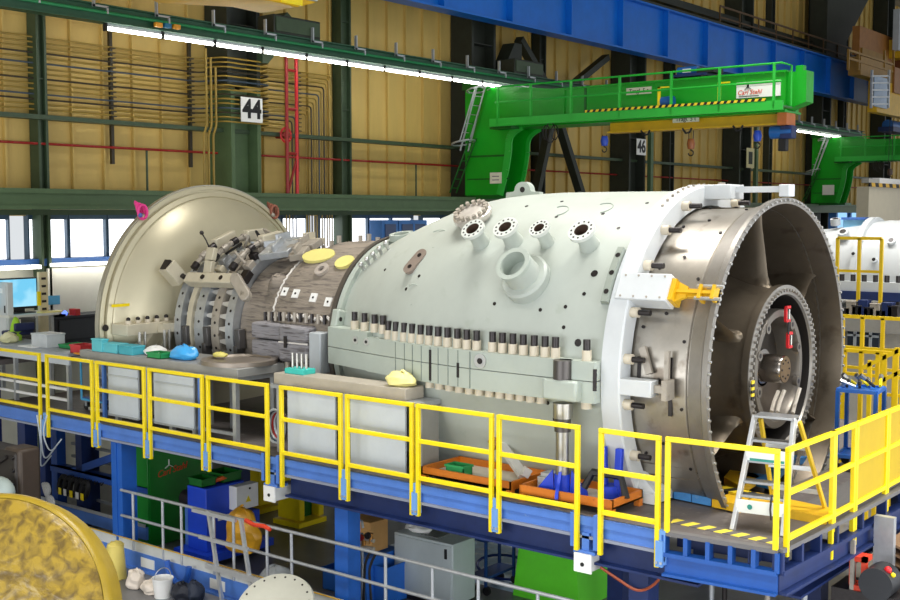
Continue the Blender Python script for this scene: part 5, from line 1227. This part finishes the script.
# yellow supports
def ystand(px, py, lab, h, w=.5):
    c = P(px, py, Z=0); t = thing('support_stand', lab, 'support', c)
    m = MB(); m.box(c.x-.38,c.x+.38,c.y-.36,c.y+.36,0,.1); m.build('base', YEL2 if False else YEL, t, .01)
    return c, t
c, t = ystand(262,508,'yellow steel support post with square foot behind the hydraulic unit',2)
m = MB(); m.box(c.x-.25,c.x+.2,c.y-.2,c.y+.2,.12,2.2); m.build('post', YEL, t, .01)
c, t = ystand(300,522,'yellow twin plate support stand under the turbine',2)
for s in (-.3,.22):
    m = MB(); m.box(c.x+s,c.x+s+.14,c.y-.3,c.y+.3,.12,1.3 if s > 0 else 1.15); m.build('side_plate', YEL, t, .01)
m = MB(); m.box(c.x-.16,c.x+.22,c.y-.1,c.y+.1,.12,1.0); m.build('web', GRND, t)
c, t = ystand(438,500,'yellow round support post behind the grey switch cabinet',2); m = MB(); m.cyl((c.x,c.y,.12),(c.x,c.y,1.9),.22,n=20); m.build('post', YEL, t)
# yellow bag, transparent bag, buckets
p = P(252,535,X=12.4); heap('plastic_bag','yellow plastic bag hanging on the pipe railing with red tape','bag',(12.2,p.y,.55),(.5,.75,.7),mat('yellow bag',(206,152,34),.35,0,.2,6),11,.09)
m = MB(); m.tube([(PX-.03,Yof(243),1.32),(PX-.03,Yof(252),1.28),(PX-.03,Yof(262),1.30),(PX-.03,Yof(268),1.27)], .035, 6); tag(m.build('barrier_tape', mat('red tape',(232,70,40),.5)), 'red tape wrapped round the pipe railing at the yellow bag', 'tape')
p = P(275,566,Z=.3); heap('plastic_bag','clear greyish plastic bag lying on the floor behind the railing','bag',(p.x,p.y,.0),(.5,.6,.3),mat('clear bag',(190,196,198),.25,0,.1),12,.05)
heap('cloth_bundle','white cloth bundle on the floor beside the yellow wrapped drum','cloth',(*P(136,590,X=11.0).xy,.0),(.3,.34,.3),mat('bundle white',(226,214,200),.7),13,.04)
heap('cloth_bundle','second smaller white cloth on the floor next to the bucket','cloth',(*P(152,590,X=11.0).xy,.0),(.3,.4,.2),MATS['bundle white'],14,.04)
p = P(163,600,X=11.0); t = thing('bucket','white plastic bucket on the floor below the pipe railing','bucket',(p.x,p.y,0))
m = MB(); m.lathe([(0,0.001),(0,.13),(.30,.16),(.31,.17),(.29,.17),(.29,.155),(.02,.12)],(p.x,p.y,0),(0,0,1),24); m.build('body', WHITE, t)
m = MB(); m.tube([(p.x+.16*math.cos(w),p.y+.1*0,.3+.16*math.sin(w)) for w in [R_(15*i) for i in range(13)]], .008, 5); m.build('handle', GALV, t)
heap('glove','dark glove lying near the white bucket','glove',(*P(182,592,X=11.1).xy,0),(.3,.45,.26),mat('glove dark',(26,30,44),.6),15,.05)
heap('glove','second dark glove with pale trim beside the first','glove',(*P(194,590,X=11.2).xy,0),(.3,.35,.3),mat('glove dark2',(30,40,60),.6),16,.05)
p = P(178,575,X=11.5); m = MB(); m.tube([(11.5,p.y+.28*math.cos(w),.36-.32*math.sin(w)) for w in [R_(15*i) for i in range(13)]], .05, 8); tag(m.build('hose', mat('blue hose',(40,96,190),.4)), 'thick blue hose loop hanging at the blue base beam', 'hose')
# round flange at the lower edge
p = V((10.6,Yof(270,10.6),.58)); nrm = V((-.55,-.25,.8)).normalized()
t = thing('round_flange','large grey round flange with bolt holes at the bottom picture edge','flange',(p.x,p.y,0))
m = MB(); m.lathe([(-.1,.2),(-.1,.56),(0,.57),(.03,.55),(.03,.2),(.0,.001)], p, nrm, 48); fo = m.build('disc', mat('flange grey',(172,172,160),.45,.1,.06), t)
u = nrm.orthogonal().normalized(); w_ = nrm.cross(u)
for k in range(20):
    q = p+(u*math.cos(k*math.pi/10)+w_*math.sin(k*math.pi/10))*.49+nrm*.03; m = MB(); m.cyl(q-nrm*.01,q+nrm*.004,.016,n=8); m.build('bolt_hole', STUDK, fo)
m = MB(); m.lathe([(-.45,.22),(-.1,.2)], p, nrm, 32); m.cyl((p.x+.2,p.y+.1,0),(p.x+.2,p.y+.1,.3),.2); m.build('neck', OLD, t)
# grey switch cabinet
cx = 13.3; c = P(453,545,X=cx); zt = c.z
t = thing('switch_cabinet','large pale grey switch cabinet standing below the platform','cabinet',(cx,c.y,0)); yl = Yof(393,cx); CG = mat('switch cabinet grey',(186,196,198),.45,0,.05)
m = MB(); m.box(cx,cx+.55,c.y,yl,.08,zt); m.build('body', CG, t, .01)
m = MB(); m.box(cx+.03,cx+.52,c.y+.03,yl-.03,0,.08); m.build('plinth', STUDK, t)
m = MB(); m.box(cx-.02,cx,c.y+.03,yl-.03,.12,zt-.04); m.build('door', CG, t)
m = MB(); m.box(cx-.04,cx-.02,c.y+.1,c.y+.14,.8,.95); m.build('handle', BLACK, t)
m = MB(); m.box(cx+.12,cx+.42,(c.y+yl)/2-.2,(c.y+yl)/2+.15,zt,zt+.012); m.build('top_vent', mat('vent grey',(120,124,124),.5), t)
heap('paper','crumpled white paper on top of the grey switch cabinet','paper',(cx+.25,yl-.3,zt),(.3,.5,.12),WHITE,18,.04)
# green tapered chute
cx = 14.6; a, b = P(527,600,X=cx), P(574,600,X=cx)
t = thing('green_chute','bright green tapered steel box standing below the platform','box',(cx,(a.y+b.y)/2,0)); ch = mat('chute green',(104,226,50),.35,0,.06)
yl, yr = Yof(526,cx), Yof(577,cx); m = MB()
lo = [V((cx-.1,yl+.15,0)),V((cx-.1,yr-.15,0)),V((cx+1.3,yr-.15,0)),V((cx+1.3,yl+.15,0))]; hi = [V((cx,yl,1.5)),V((cx,yr,1.5)),V((cx+.7,yr,1.5)),V((cx+.7,yl,1.5))]
m.add(lo+hi,[(0,1,5,4),(1,2,6,5),(2,3,7,6),(3,0,4,7),(4,5,6,7)]); m.build('body', ch, t)
m = MB(); m.box(cx-.02,cx+.72,yr-.02,yl+.02,1.48,1.54); m.build('rim', ch, t)
m = MB(); m.bar(V((cx-.08,(yl+yr)/2,.1)),V((cx-.01,(yl+yr)/2,.16)),.02,.02); m.build('latch', GALV, t)
# blue trolley frame beside the cabinet
cx = 14.2; ya, yb = Yof(470,cx), Yof(487,cx); t = thing('trolley','dark blue open frame trolley beside the grey switch cabinet','trolley',(cx,(ya+yb)/2,0)); DB = mat('trolley dark blue',(30,66,130),.4)
for z in (.25,.85,1.55):
    m = MB(); m.box(cx,cx+.8,yb,ya,z,z+.04); m.build('shelf', DB, t)
for x in (cx,cx+.76):
    for y in (ya-.04,yb):
        m = MB(); m.box(x,x+.04,y,y+.04,.12,1.58); m.build('post', DB, t)
        m = MB(); m.cyl((x,y,.07),(x+.04,y,.07),.07); m.build('castor', BLACK, t)
p = P(505,567,X=15.2); m = MB(); m.tube([(15.2+.25*math.cos(w),p.y+.55*math.sin(w),p.z+.12*math.cos(w)) for w in [R_(15*i) for i in range(24)]], .025, 6, True); tag(m.build('hose_loop', mat('dark blue hose',(20,50,120),.4)), 'dark blue hose loop hanging beside the green tapered box', 'hose')
# manifold with hoses, cardboard box, blue bins
t = thing('valve_manifold','pipe manifold with small valves and gauges beside the blue leg','manifold',(12.2,11.6,0)); X = 12.2
pm = lambda px, py: P(px, py, X=X)
for a, b in (((352,535),(374,541)),((355,545),(374,549))):
    m = MB(); m.tube([pm(*a),pm(*b)], .03, 8); m.build('header_pipe', OLD, t)
for px in (354,362):
    m = MB(); m.tube([pm(px,506 if px == 354 else 533),V((X,pm(px,533).y,.0))], .022, 8); m.build('upright_pipe', GALV, t)
m = MB(); m.tube(bend([pm(354,532),pm(353,522),pm(362,520),pm(363,528)],.1), .02, 8); m.build('bent_pipe', GALV, t)
for px, py in ((356,541),(364,542),(371,540)):
    p = pm(px,py); m = MB(); m.cyl(p+V((0,0,-.05)),p+V((0,0,.1)),.035,n=10); vb = m.build('valve_body', mat('brass',(170,120,60),.35,.7), t)
    m = MB(); m.cyl(p+V((-.05,0,.08)),p+V((-.09,0,.08)),.05,n=14); m.build('gauge', REDP if px == 364 else STUDK, vb)
for i, (p0, p1) in enumerate((((372,548),(368,600)),((376,553),(376,600)),((360,548),(362,575)))):
    a, b = pm(*p0), pm(*p1); m = MB(); m.tube(bend([a,a+V((-.1,.05,-.2)),V((b.x-.1,b.y,.3)),V((b.x,b.y,.0))],.2), .022, 6); m.build('hose', BLACK, t)
c = P(368,572,X=13.1); boxthing('cardboard_box','brown cardboard box standing on the blue bins','box',(13.1,c.y,.75),(.4,.5,.48),mat('cardboard',(196,150,90),.7,0,.1),None)
BB = mat('bin blue',(40,110,206),.45)
for i, (px, py, z, s, lab) in enumerate(((347,590,.0,(.5,.6,.36),'blue open bin on the floor beside the blue leg'),(368,590,.0,(.8,.7,.72),'larger blue bin under the cardboard box'),(385,585,.0,(.5,.5,.6),'blue bin between cardboard box and grey cabinet'))):
    p = P(px,py,X=13.1); boxthing('storage_bin',lab,'bin',(13.1,p.y,z),s,BB,'open' if i != 1 else None)
p = P(322,597,X=12.2); t = boxthing('pallet_board','short wooden board at the foot of the blue leg','board',(12.2,p.y,0),(.4,.5,.09),mat('wood',(150,110,70)),None)
# left frames under the platform
fr = thing('hook_rack','dark blue braced rack with a hook shelf under the platform end','rack',(13,18,0))
m = MB(); m.bar((12.6,17.3,1.75),(12.6,19.6,.95),.1,.14); m.build('diagonal_brace', mat('frame blue',(28,72,150),.45,0,.12), fr)
m = MB(); m.box(12.5,12.6,16.9,20,.98,1.1); m.box(12.5,12.75,16.9,20,1.08,1.1); m.build('hook_shelf', MATS['frame blue'], fr)
for z in (1.45,1.2,.42):
    m = MB(); m.bar((13.0,18.6,z),(13.0,20,z),.05); m.build('silver_bar', GALV, fr)
m = MB(); m.box(12.45,12.5,16.9,20.4,.15,.38); m.build('low_beam', BLUEP, fr)
m = MB(); m.box(12.43,12.45,16.9,20.4,.38,.44); m.build('low_edge', GALV, fr)
for px in (50,38,75):
    y = Yof(px,12.6); m = MB(); m.box(12.55,12.75,y-.1,y+.1,0,1.84); m.build('post', NAVY if px != 50 else MATS['frame blue'], fr)
for k in range(6):
    y = Yof(66+6*k,12.47); m = MB(); m.tube(bend([(12.5,y,1.0),(12.44,y,.94),(12.44,y,1.02)],.04), .012, 5); m.build('hook', STUDK, fr)
for k, px in enumerate((64,69,75,81,86)):
    p = P(px,509,X=12.44); t = thing('lifting_strap','black strap bundle with yellow tag hanging on the hook shelf, %s from the white ropes' % ORD[k],'strap',(12.44,p.y,.6),'strap bundles on the hook shelf')
    m = MB(); m.tube([(12.42,p.y+.1*math.cos(w)-.06*math.sin(w),.8+.17*math.sin(w)) for w in [R_(24*i) for i in range(15)]], .05, 6, True); m.build('loop', BLACK, t)
    m = MB(); m.obox((12.36,p.y,.68),(.01,.09,.13)); m.build('tag', YEL if k % 2 == 0 else SIGNW, t)
for k, (px, py) in enumerate(((47,489),(51,502))):
    p = P(px,py,X=12.3); t = thing('rope_coil','white rope coil hanging at the platform post, %s one' % ('upper','lower')[k],'rope',(12.3,p.y,p.z-.2),'white rope coils')
    for j in range(4):
        m = MB(); m.tube([(12.3-.02*j,p.y+(.11-.015*j)*math.cos(w),p.z+.12*math.sin(w+.4*j)) for w in [R_(30*i) for i in range(12)]], .018, 6, True); m.build('loop', WHITE, t)
for k, px in enumerate((37,41,47)):
    a = P(px,415,X=11.5); b = P(px+3,470-8*k,X=11.5); m = MB(); m.tube(bend([a,V((11.45,b.y+.15*(k-1),(a.z+b.z)/2)),b,V((11.55,b.y-.3,b.z+.3))],.3), .014, 6); tag(m.build('cable', mat('pale cable',(196,206,214),.4)), 'pale cable looping down at the first rail gap, %s of three' % ORD[k], 'cable', 'pale cables')
# brown machine casing and yellow wrapped drum in front, lower left
t = thing('machine_casing','dark brown riveted machine casing at the left picture edge','casing',(10.5,15.5,0)); BR = mat('casing brown',(72,60,50),.5,.1,.15)
c = P(19,450,X=10.6); y1 = c.y
m = MB(); m.box(10.6,11.02,y1,y1+.5,.35,c.z); m.build('side_shell', BR, t, .06)
m = MB(); m.box(10.56,11.0,y1+.06,y1+1.3,.3,c.z-.05); m.build('end_shell', mat('casing dark',(48,42,38),.5,.1,.15), t, .05)
for k in range(4):
    m = MB(); p = V((10.56,y1+.12,c.z-.15-.22*k)); m.cyl(p,p-V((.04,0,0)),.035,n=10); m.build('rivet', STUDK, t)
m = MB(); m.bar((10.54,y1+.3,c.z-.15),(10.54,y1+.9,c.z-.45),.05,.06); m.build('lever', STUDK, t)
m = MB(); m.box(10.65,11.0,c.y+.1,y1+1.2,0,.35); m.build('skid', STUDK, t)
t = thing('small_casting','pale grey casting between the brown casing and the yellow drum','casting',(10.3,15.6,0))
p = P(0,488,X=10.3); m = MB(); m.ball((10.3,p.y,p.z-.05),(.2,.35,.25),16,10); m.cyl((10.3,p.y,0),(10.3,p.y,p.z),.15); m.build('body', mat('pale casting',(170,184,180),.45), t)
TARP = bpy.data.materials.new('yellow plastic wrap'); TARP.use_nodes = True; MATS['yellow plastic wrap'] = TARP
nt = TARP.node_tree; b = nt.nodes['Principled BSDF']; b.inputs['Roughness'].default_value = .3; b.inputs['Specular IOR Level'].default_value = .6
tc = nt.nodes.new('ShaderNodeTexCoord'); n1 = nt.nodes.new('ShaderNodeTexNoise'); n1.inputs['Scale'].default_value = 9; n1.inputs['Detail'].default_value = 8; n1.inputs['Distortion'].default_value = .6
r1 = nt.nodes.new('ShaderNodeValToRGB'); r1.color_ramp.elements[0].position = .35; r1.color_ramp.elements[0].color = (*lin((92,72,16)),1); r1.color_ramp.elements[1].position = .62; r1.color_ramp.elements[1].color = (*lin((148,122,30)),1)
n2 = nt.nodes.new('ShaderNodeTexNoise'); n2.inputs['Scale'].default_value = 2.6; n2.inputs['Detail'].default_value = 9; n2.inputs['Distortion'].default_value = .7
bp = nt.nodes.new('ShaderNodeBump'); bp.inputs['Strength'].default_value = .5; bp.inputs['Distance'].default_value = .06
for n_ in (n1,n2): nt.links.new(tc.outputs['Object'], n_.inputs['Vector'])
nt.links.new(n1.outputs[0], r1.inputs[0]); nt.links.new(r1.outputs[0], b.inputs['Base Color']); nt.links.new(n2.outputs[0], bp.inputs['Height']); nt.links.new(bp.outputs[0], b.inputs['Normal'])
YX = 6.2; cc = P(-16,622,X=YX); ax = V((-.78,-.52,.35)).normalized()
t = thing('wrapped_drum','big drum wrapped in glossy yellow plastic in the lower corner','drum',(cc.x,cc.y,0))
m = MB(); m.lathe([(.14,0.001),(.13,.4),(.10,.8),(.07,1.0),(.04,1.2),(0,1.3)], cc, ax, 72)
rnd = random.Random(5)
for p in m.v: p += ax*rnd.uniform(-.012,.012)
m.build('wrapped_face', TARP, t, sub=1)
m = MB(); m.lathe([(0,1.3),(.012,1.31),(-.02,1.345),(-.1,1.37),(-.4,1.36),(-.42,0.001)], cc, ax, 64); m.build('wrapped_edge', mat('yellow wrap edge',(150,126,34),.3,0,.12,6), t)
m = MB(); m.box(cc.x-.1,cc.x+.5,cc.y-.5,cc.y+.5,0,cc.z-1.15); m.build('cradle', MATS['wood'], t)
t = thing('wrapped_bundle','pale yellow wrapped bundle behind the drum by the blue leg','bundle',(11.2,16.3,0))
p = P(116,575,X=11.1); m = MB(); m.cyl((11.1,p.y,0),(11.1,p.y,.55),.17,.14,n=16); m.ball((11.1,p.y,.54),(.14,.14,.08)); m.rough(.015,8); m.build('body', mat('pale wrap',(226,206,110),.35,0,.1), t)
# lower right under the end deck
t = thing('bolting_machine','dark round machine with red frame below the end of the platform','machine',(13.4,3.6,0)); X = 13.6
p = P(878,583,X=X)
m = MB(); m.cyl(p+V((-.1,.0,0)),p+V((.25,0,0)),.2,n=28); m.build('drum', mat('drum dark',(46,48,52),.4,.3), t)
m = MB(); a, b_ = P(850,555,X=X), P(866,592,X=X)
m.box(X-.02,X+.2,b_.y,a.y,b_.z,b_.z+.06); m.box(X-.02,X+.2,b_.y,a.y,a.z-.06,a.z); m.box(X-.02,X+.05,a.y-.06,a.y,b_.z,a.z); m.box(X-.02,X+.05,b_.y,b_.y+.06,b_.z,a.z); m.build('red_frame', mat('machine red',(214,62,30),.4), t)
q = P(888,570,X=X); m = MB(); m.ball(q,.045,12,8); m.build('red_knob', RED, t); m = MB(); m.ball(q+V((0,-.06,-.05)),.03,10,6); m.build('yellow_knob', YEL, t)
m = MB(); q = P(853,555,X=X); m.bar(V((X,q.y,P(853,590,X=X).z)),V((X,q.y,P(853,540,X=X).z)),.05); m.build('upright', OLD, t)
m = MB(); m.box(X-.05,X+.5,b_.y-.5,a.y+.2,0,b_.z); m.build('pedestal', STUDK, t)
X = 13.9; a, b_ = P(856,556,X=X), P(872,545,X=X)
for k in range(3):
    boxthing('timber_board','stacked timber board under the platform end, %s from the bottom' % ORD[k],'board',(X+.3,(a.y+b_.y)/2,.9+.06*k),(.7,.42,.055),mat('timber',(196,170,120),.6,0,.1),None,.004,'timber boards')
boxthing('trestle','dark trestle box under the timber boards','trestle',(X+.3,(a.y+b_.y)/2,0),(.7,.5,.9),STUDK,None)
t = thing('slat_stack','brown slatted louvre stack with a grey end post at the right edge','stack',(14.4,3.4,0)); X = 14.2
a, b_ = P(884,517,X=X), P(884,567,X=X)
m = MB(); m.box(X,X+.1,a.y-.12,a.y+.12,0,a.z); m.build('end_post', GALV, t)
for k in range(9):
    z = .95+.115*k; m = MB(); m.obox((X+.9,a.y-.25,z),(1.6,.5,.03),(V((1,0,0)),V((0,.94,.34)),V((0,-.34,.94)))); m.build('slat', mat('slat brown',(120,92,66),.5), t)
m = MB(); m.box(X+.1,X+1.7,a.y-.5,a.y+.1,0,.85); m.build('skid', STUDK, t)
for k, px in enumerate((805,725,712,768)):
    X = 13.2; p = P(px,575,X=X); m = MB(); m.tube([(X,p.y,0),(X,p.y,1.6)], .035, 8); tag(m.build('scaffold_post', (GALV,STUDK,GALV,OLD)[k]), 'thin upright tube under the gate end of the platform, %s one' % ('outermost','dark','innermost','middle')[k], 'post')

c = P(222,505,Z=0); boxthing('storage_bin','blue open bin on the floor behind the white switch box','bin',c,(.7,.7,.45),BB,'open')
c = P(238,497,Z=0); boxthing('wooden_beam','short wooden beam on the floor before the yellow support post','beam',c,(.8,.12,.1),MATS['wood'],None,.004,None,.5)
c = P(385,530,Z=0); t = thing('trestle_table','silver trestle frame on the floor behind the valve manifold','trestle',c)
for s in (-.8,.8):
    for y in (-.3,.3):
        m = MB(); m.bar(c+V((s,y,0)),c+V((s*.9,y,.75)),.05); m.build('leg', GALV, t)
    m = MB(); m.bar(c+V((s,-.35,.35)),c+V((s,.35,.35)),.05); m.build('leg_brace', GALV, t)
for y in (-.3,.3):
    m = MB(); m.bar(c+V((-.9,y,.76)),c+V((.9,y,.76)),.06); m.build('top_bar', GALV, t)
m = MB(); m.bar(c+V((-.8,0,.3)),c+V((.8,0,.3)),.04); m.build('stretcher', GALV, t)
# ================================================================ second turbine on its stand, right background
SX, SZ0 = 28.5, 4.45
t2 = thing('turbine_casing','second white turbine casing on a stand behind the open inlet','turbine',(SX,9.5,4.0))
W2 = mat('second casing white',(196,200,202),.4,0,.05,1.5)
m = MB(); m.lathe([(5.2,1.0),(5.6,1.25),(7.6,1.42),(9.0,1.42),(10.5,1.2),(12,1.15)],(SX,0,SZ0),(0,1,0),48,(-1,0,0),-10,190,True,False); m.build('upper_casing', W2, t2)
for y, r in ((7.55,1.55),(7.9,1.55),(9.3,1.5),(5.5,1.4)):
    m = MB(); m.lathe([(y,1.1),(y,r),(y+.14,r),(y+.14,1.1)],(SX,0,SZ0),(0,1,0),48,(-1,0,0),-10,190); m.build('casing_rib', W2, t2)
m = MB(); m.box(SX-1.75,SX-1.0,5.2,12,SZ0-.22,SZ0); m.build('joint_flange', W2, t2)
m = MB(); m.box(SX-1.8,SX-1.2,5.0,12,SZ0-.42,SZ0-.22); m.build('blue_sill', NAVY, t2)
for y in (5.6,8.4,11.4):
    m = MB(); m.box(SX-1.75,SX+1.2,y-.2,y+.2,3.75,SZ0-.42); m.build('support_block', STUDK, t2)
m = MB(); m.lathe([(5.25,.2),(5.25,1.0)],(SX,0,SZ0),(0,1,0),32,(-1,0,0),-10,190,False); m.build('end_cover', STUDK, t2)
for k in range(24):
    y = 5.4+.26*k; m = MB(); m.cyl((SX-1.62,y,SZ0),(SX-1.62,y,SZ0+.16),.06,n=8); m.build('stud', STUDK, t2)
for y, a, r in ((8.6,40,.1),(8.2,60,.13),(6.8,45,.08),(9.8,50,.13),(6.4,70,.1),(10.2,75,.12),(8.9,20,.07),(7.3,30,.07),(9.4,25,.07)):
    n_ = V((-math.cos(R_(a)),0,math.sin(R_(a)))); p = V((SX,y,SZ0))+n_*1.35; m = MB(); m.cyl(p,p+n_*.16,r,n=16); nz = m.build('nozzle', W2, t2); m = MB(); m.cyl(p+n_*.16,p+n_*.165,r*.6,n=14); m.build('nozzle_hole', STUDK, nz)
p = P(857,227,X=SX); t = thing('blue_hood','pale blue transparent hood standing on the second casing','hood',p)
m = MB(); m.box(p.x-.3,p.x+.3,p.y-.25,p.y+.25,p.z-.42,p.z+.2); m.build('shell', mat('hood blue',(130,190,226),.3), t, .03)
m = MB(); m.box(p.x-.33,p.x+.33,p.y-.28,p.y+.28,p.z+.18,p.z+.24); m.build('frame', BLUEP, t)
ym = P(890,300,X=26.5).y
st = thing('machine_stand','grey machine stand with dark grid opening under the white casing','stand',(28,8,0))
m = MB(); m.box(25.6,31,2,14,3.4,3.75); m.build('top_slab', mat('stand grey',(150,148,142),.5), st)
m = MB(); m.box(26.2,31,2.2,13.8,0,3.4); m.build('base_wall', mat('stand light',(170,166,156),.5), st)
a, b = P(848,345,X=26.15), P(880,315,X=26.15)
m = MB(); m.box(26.1,26.2,b.y,a.y,a.z,b.z); g = m.build('grid_window', mat('grid dark',(46,54,66),.3), st)
for k in range(1,4):
    y = a.y+(b.y-a.y)*k/4; m = MB(); m.box(26.06,26.1,y-.03,y+.03,a.z,b.z); m.build('mullion', GREYB, g)
for k in range(1,3):
    z = a.z+(b.z-a.z)*k/3; m = MB(); m.box(26.06,26.1,b.y,a.y,z-.025,z+.025); m.build('mullion', GREYB, g)
def yrail(lab, X, px0, px1, pyt, pyb, posts, mids=(.5,), mm=None):
    a, b = P(px0,pyt,X=X), P(px1,pyt,X=X); zb = P(px0,pyb,X=X).z; zt = a.z; mm = mm or YEL; ya, yb = a.y, b.y
    t = thing('guard_rail', lab, 'railing', (X,ya,zb))
    m = MB(); m.bar((X,ya,zt),(X,yb,zt),.07); m.build('top_rail', mm, t)
    for f in mids: m = MB(); m.bar((X,ya,zb+(zt-zb)*f),(X,yb,zb+(zt-zb)*f),.06); m.build('mid_rail', mm, t)
    for k in range(posts):
        y = ya+(yb-ya)*k/(posts-1); m = MB(); m.bar((X,y,0 if X < 25 else 3.75),(X,y,zt),.07,.07,(0,1,0)); m.build('post', mm, t)
YB = mat('rail yellow far',(226,190,20),.4)
yrail('yellow guard rail on the stand before the white casing',25.8,838,882,238,303,3,(.5,),YB)
yrail('yellow guard rail on the floor behind the blue tool cart, upper row',23.5,843,925,316,372,5,(.45,.1),YB)
yrail('yellow guard rail panel behind the blue tool cart, lower row',22.0,845,930,350,408,6,(.3,.6),YB)
t = thing('stair_handrail','sloping yellow stair handrail rising at the right picture edge','railing',(22.5,7,0))
X = 21.5
for k in range(2):
    a, b = P(862,368+22*k,X=X), P(915,343+22*k,X=X); m = MB(); m.bar(a,b,.07); m.build('hand_rail', YB, t)
for px in (870,885,897):
    a = P(px,364-(px-862)*.47,X=X); m = MB(); m.bar(a,V((a.x,a.y,0)),.07,.07,(0,1,0)); m.build('post', YB, t)
# clutter on the stand edge
for k in range(9):
    X = 25.7; p = P(846+6*k, 300, X=X); h = (.28,.5,.35,.6,.3,.45,.25,.5,.4)[k]
    boxthing('machine_part',('small dark %s part on the stand edge, %s from the inlet rim' % (('steel','round','boxed')[k%3],ORD[k])),'part',(25.75,p.y,3.75),(.25,.22,h*.6),(STUDK,OLD,BLACK,NAVY)[k%4],'lid' if k % 3 else None,group='parts on the stand edge')
# blue bins and monitors far behind (low, between posts)
t = thing('tool_cart','blue frame tool cart loaded with tools at the end of the platform','cart',(16.6,5.2,DZ)); TB = mat('cart blue',(28,100,190),.4)
x0, x1, y0, y1 = 16.4,17.0,4.85,5.62; c = P(838,390,Z=3.55); c2 = P(876,393,Z=3.55); zt = 3.55
e0 = V((c.x,c.y,0)); e1 = V((c2.x,c2.y,0)); d = (e1-e0); n_ = V((-d.y,d.x,0)).normalized(); n_ = n_ if n_.x > 0 else -n_; f0, f1 = e0+n_*.55, e1+n_*.55
for q in (e0,e1,f0,f1):
    m = MB(); m.bar(q+V((0,0,DZ+.1)),q+V((0,0,zt)),.05,.05,(1,0,0)); m.build('post', TB, t)
    m = MB(); m.cyl(q+V((-.02,0,DZ+.06)),q+V((.02,0,DZ+.06)),.06,n=12); m.build('castor', BLACK, t)
for z in (zt, 2.62):
    m = MB(); 
    for a, b in ((e0,e1),(e1,f1),(f1,f0),(f0,e0)): m.bar(a+V((0,0,z)),b+V((0,0,z)),.05)
    m.build('frame', TB, t)
    m = MB(); m.prism([p+V((0,0,z-.02)) for p in (e0,e1,f1,f0)],(0,0,.02)); m.build('shelf', TB, t)
rnd = random.Random(4)
for k in range(9):
    p = e0.lerp(e1,(k+.5)/9)+n_*rnd.uniform(.1,.45)+V((0,0,zt+.04)); a = rnd.uniform(0,3.1); dd = V((math.cos(a),math.sin(a),rnd.uniform(.1,.9)))*.14
    t = thing('hand_tool','small %s hand tool lying on the blue cart, %s along its top' % (('silver','black','yellow')[k%3],ORD[k]),'tool',p,'tools on the blue cart')
    m = MB(); m.tube([p,p+dd], .022, 6); m.build('handle', (GALV,BLACK,YEL)[k%3], t)
    m = MB(); m.tube([p+dd,p+dd*1.5], .035, 6); m.build('head', STEEL, t)
# cream cabinet with hazard edge, right background
CYY = 16.0; a, b = P(868,225,Y=CYY), P(930,190,Y=CYY)
t = thing('hall_cabin','cream cabin block with hazard striped top edge at the right edge','cabin',(a.x,CYY,0))
m = MB(); m.box(a.x,b.x,CYY,CYY+.5,0,b.z); m.build('body', mat('cabin cream',(206,196,170),.5,0,.05), t)
m = MB(); m.box(a.x-.05,b.x,CYY-.06,CYY,b.z,b.z+.16); m.build('hazard_edge', striped('cabin hazard',(226,180,60),(30,26,22),.9,(1,0,.6)), t)
c = P(871,190,Y=CYY); d_ = P(882,179,Y=CYY)
m = MB(); m.box(c.x,d_.x,CYY+.1,CYY+.4,b.z+.16,d_.z); m.build('roof_box', mat('roof grey',(170,170,164),.5), t)
e_ = P(895,179,Y=CYY); m = MB(); m.box(d_.x,e_.x+2,CYY+.1,CYY+.4,b.z+.16,d_.z+.05); m.build('white_roof_box', WHITE, t)
# blue windows low on the wall to the right
for i, (px0, px1) in enumerate(((836,848),(850,864))):
    a, b = P(px0,222,Y=22.3), P(px1,207,Y=22.3); t = thing('blue_cabin','%s blue lit unit below the far green crane leg' % ('first','second')[i],'cabin',(a.x,22.3,0))
    m = MB(); m.box(a.x,b.x,22.3,22.9,4,b.z); m.build('frame', MATS['cabin blue'], t)
    m = MB(); m.box(a.x+.25,b.x-.25,22.26,22.3,4.8,b.z-.2); m.build('lit_glass', emit('blue lit glass',(150,200,250),1.2), t)
# ================================================================ light: hall lamps under the roof, added fill from behind the camera
w = bpy.data.worlds.new('hall'); scene.world = w; w.use_nodes = True
bg = w.node_tree.nodes['Background']; bg.inputs[0].default_value = (.93,.97,1.0,1); bg.inputs[1].default_value = .72
def lamp(name, loc, size, power, col=(1,.97,.92), rot=(0,0,0)):
    l = bpy.data.lights.new(name, 'AREA'); l.shape = 'RECTANGLE'; l.size, l.size_y = size; l.energy = power; l.color = col; l.spread = R_(92)
    o = bpy.data.objects.new(name, l); COL.objects.link(o); o.location = loc; o.rotation_euler = rot; return o
for i in range(3):
    for j in range(3):
        lamp('roof_lamp', (4+11*i, -3+7*j, 15.5), (2.2,4.5), (400,440,360)[j])
lamp('roof_lamp', (38,12,15.5), (3,6), 450); lamp('roof_lamp', (48,12,15.5), (3,6), 250)
# unseen fill panels added behind the camera to brighten fronts and undersides
l1 = lamp('window_daylight', (12,-5.8,3.8), (28,5.6), 1900, (.96,.98,1), (R_(90),0,0)); l1.data.spread = R_(180)
l2 = lamp('window_daylight', (-7.6,9,3.8), (18,5.5), 1500, (.96,.98,1), (0,R_(-90),0)); l2.data.shape = 'RECTANGLE'; l2.data.size, l2.data.size_y = 5.6, 18; l2.data.spread = R_(180)
scene.view_settings.view_transform = 'Standard'; scene.view_settings.look = 'None'; scene.view_settings.gamma = 1; scene.view_settings.exposure = 0.15
scene.view_settings.use_curve_mapping = False
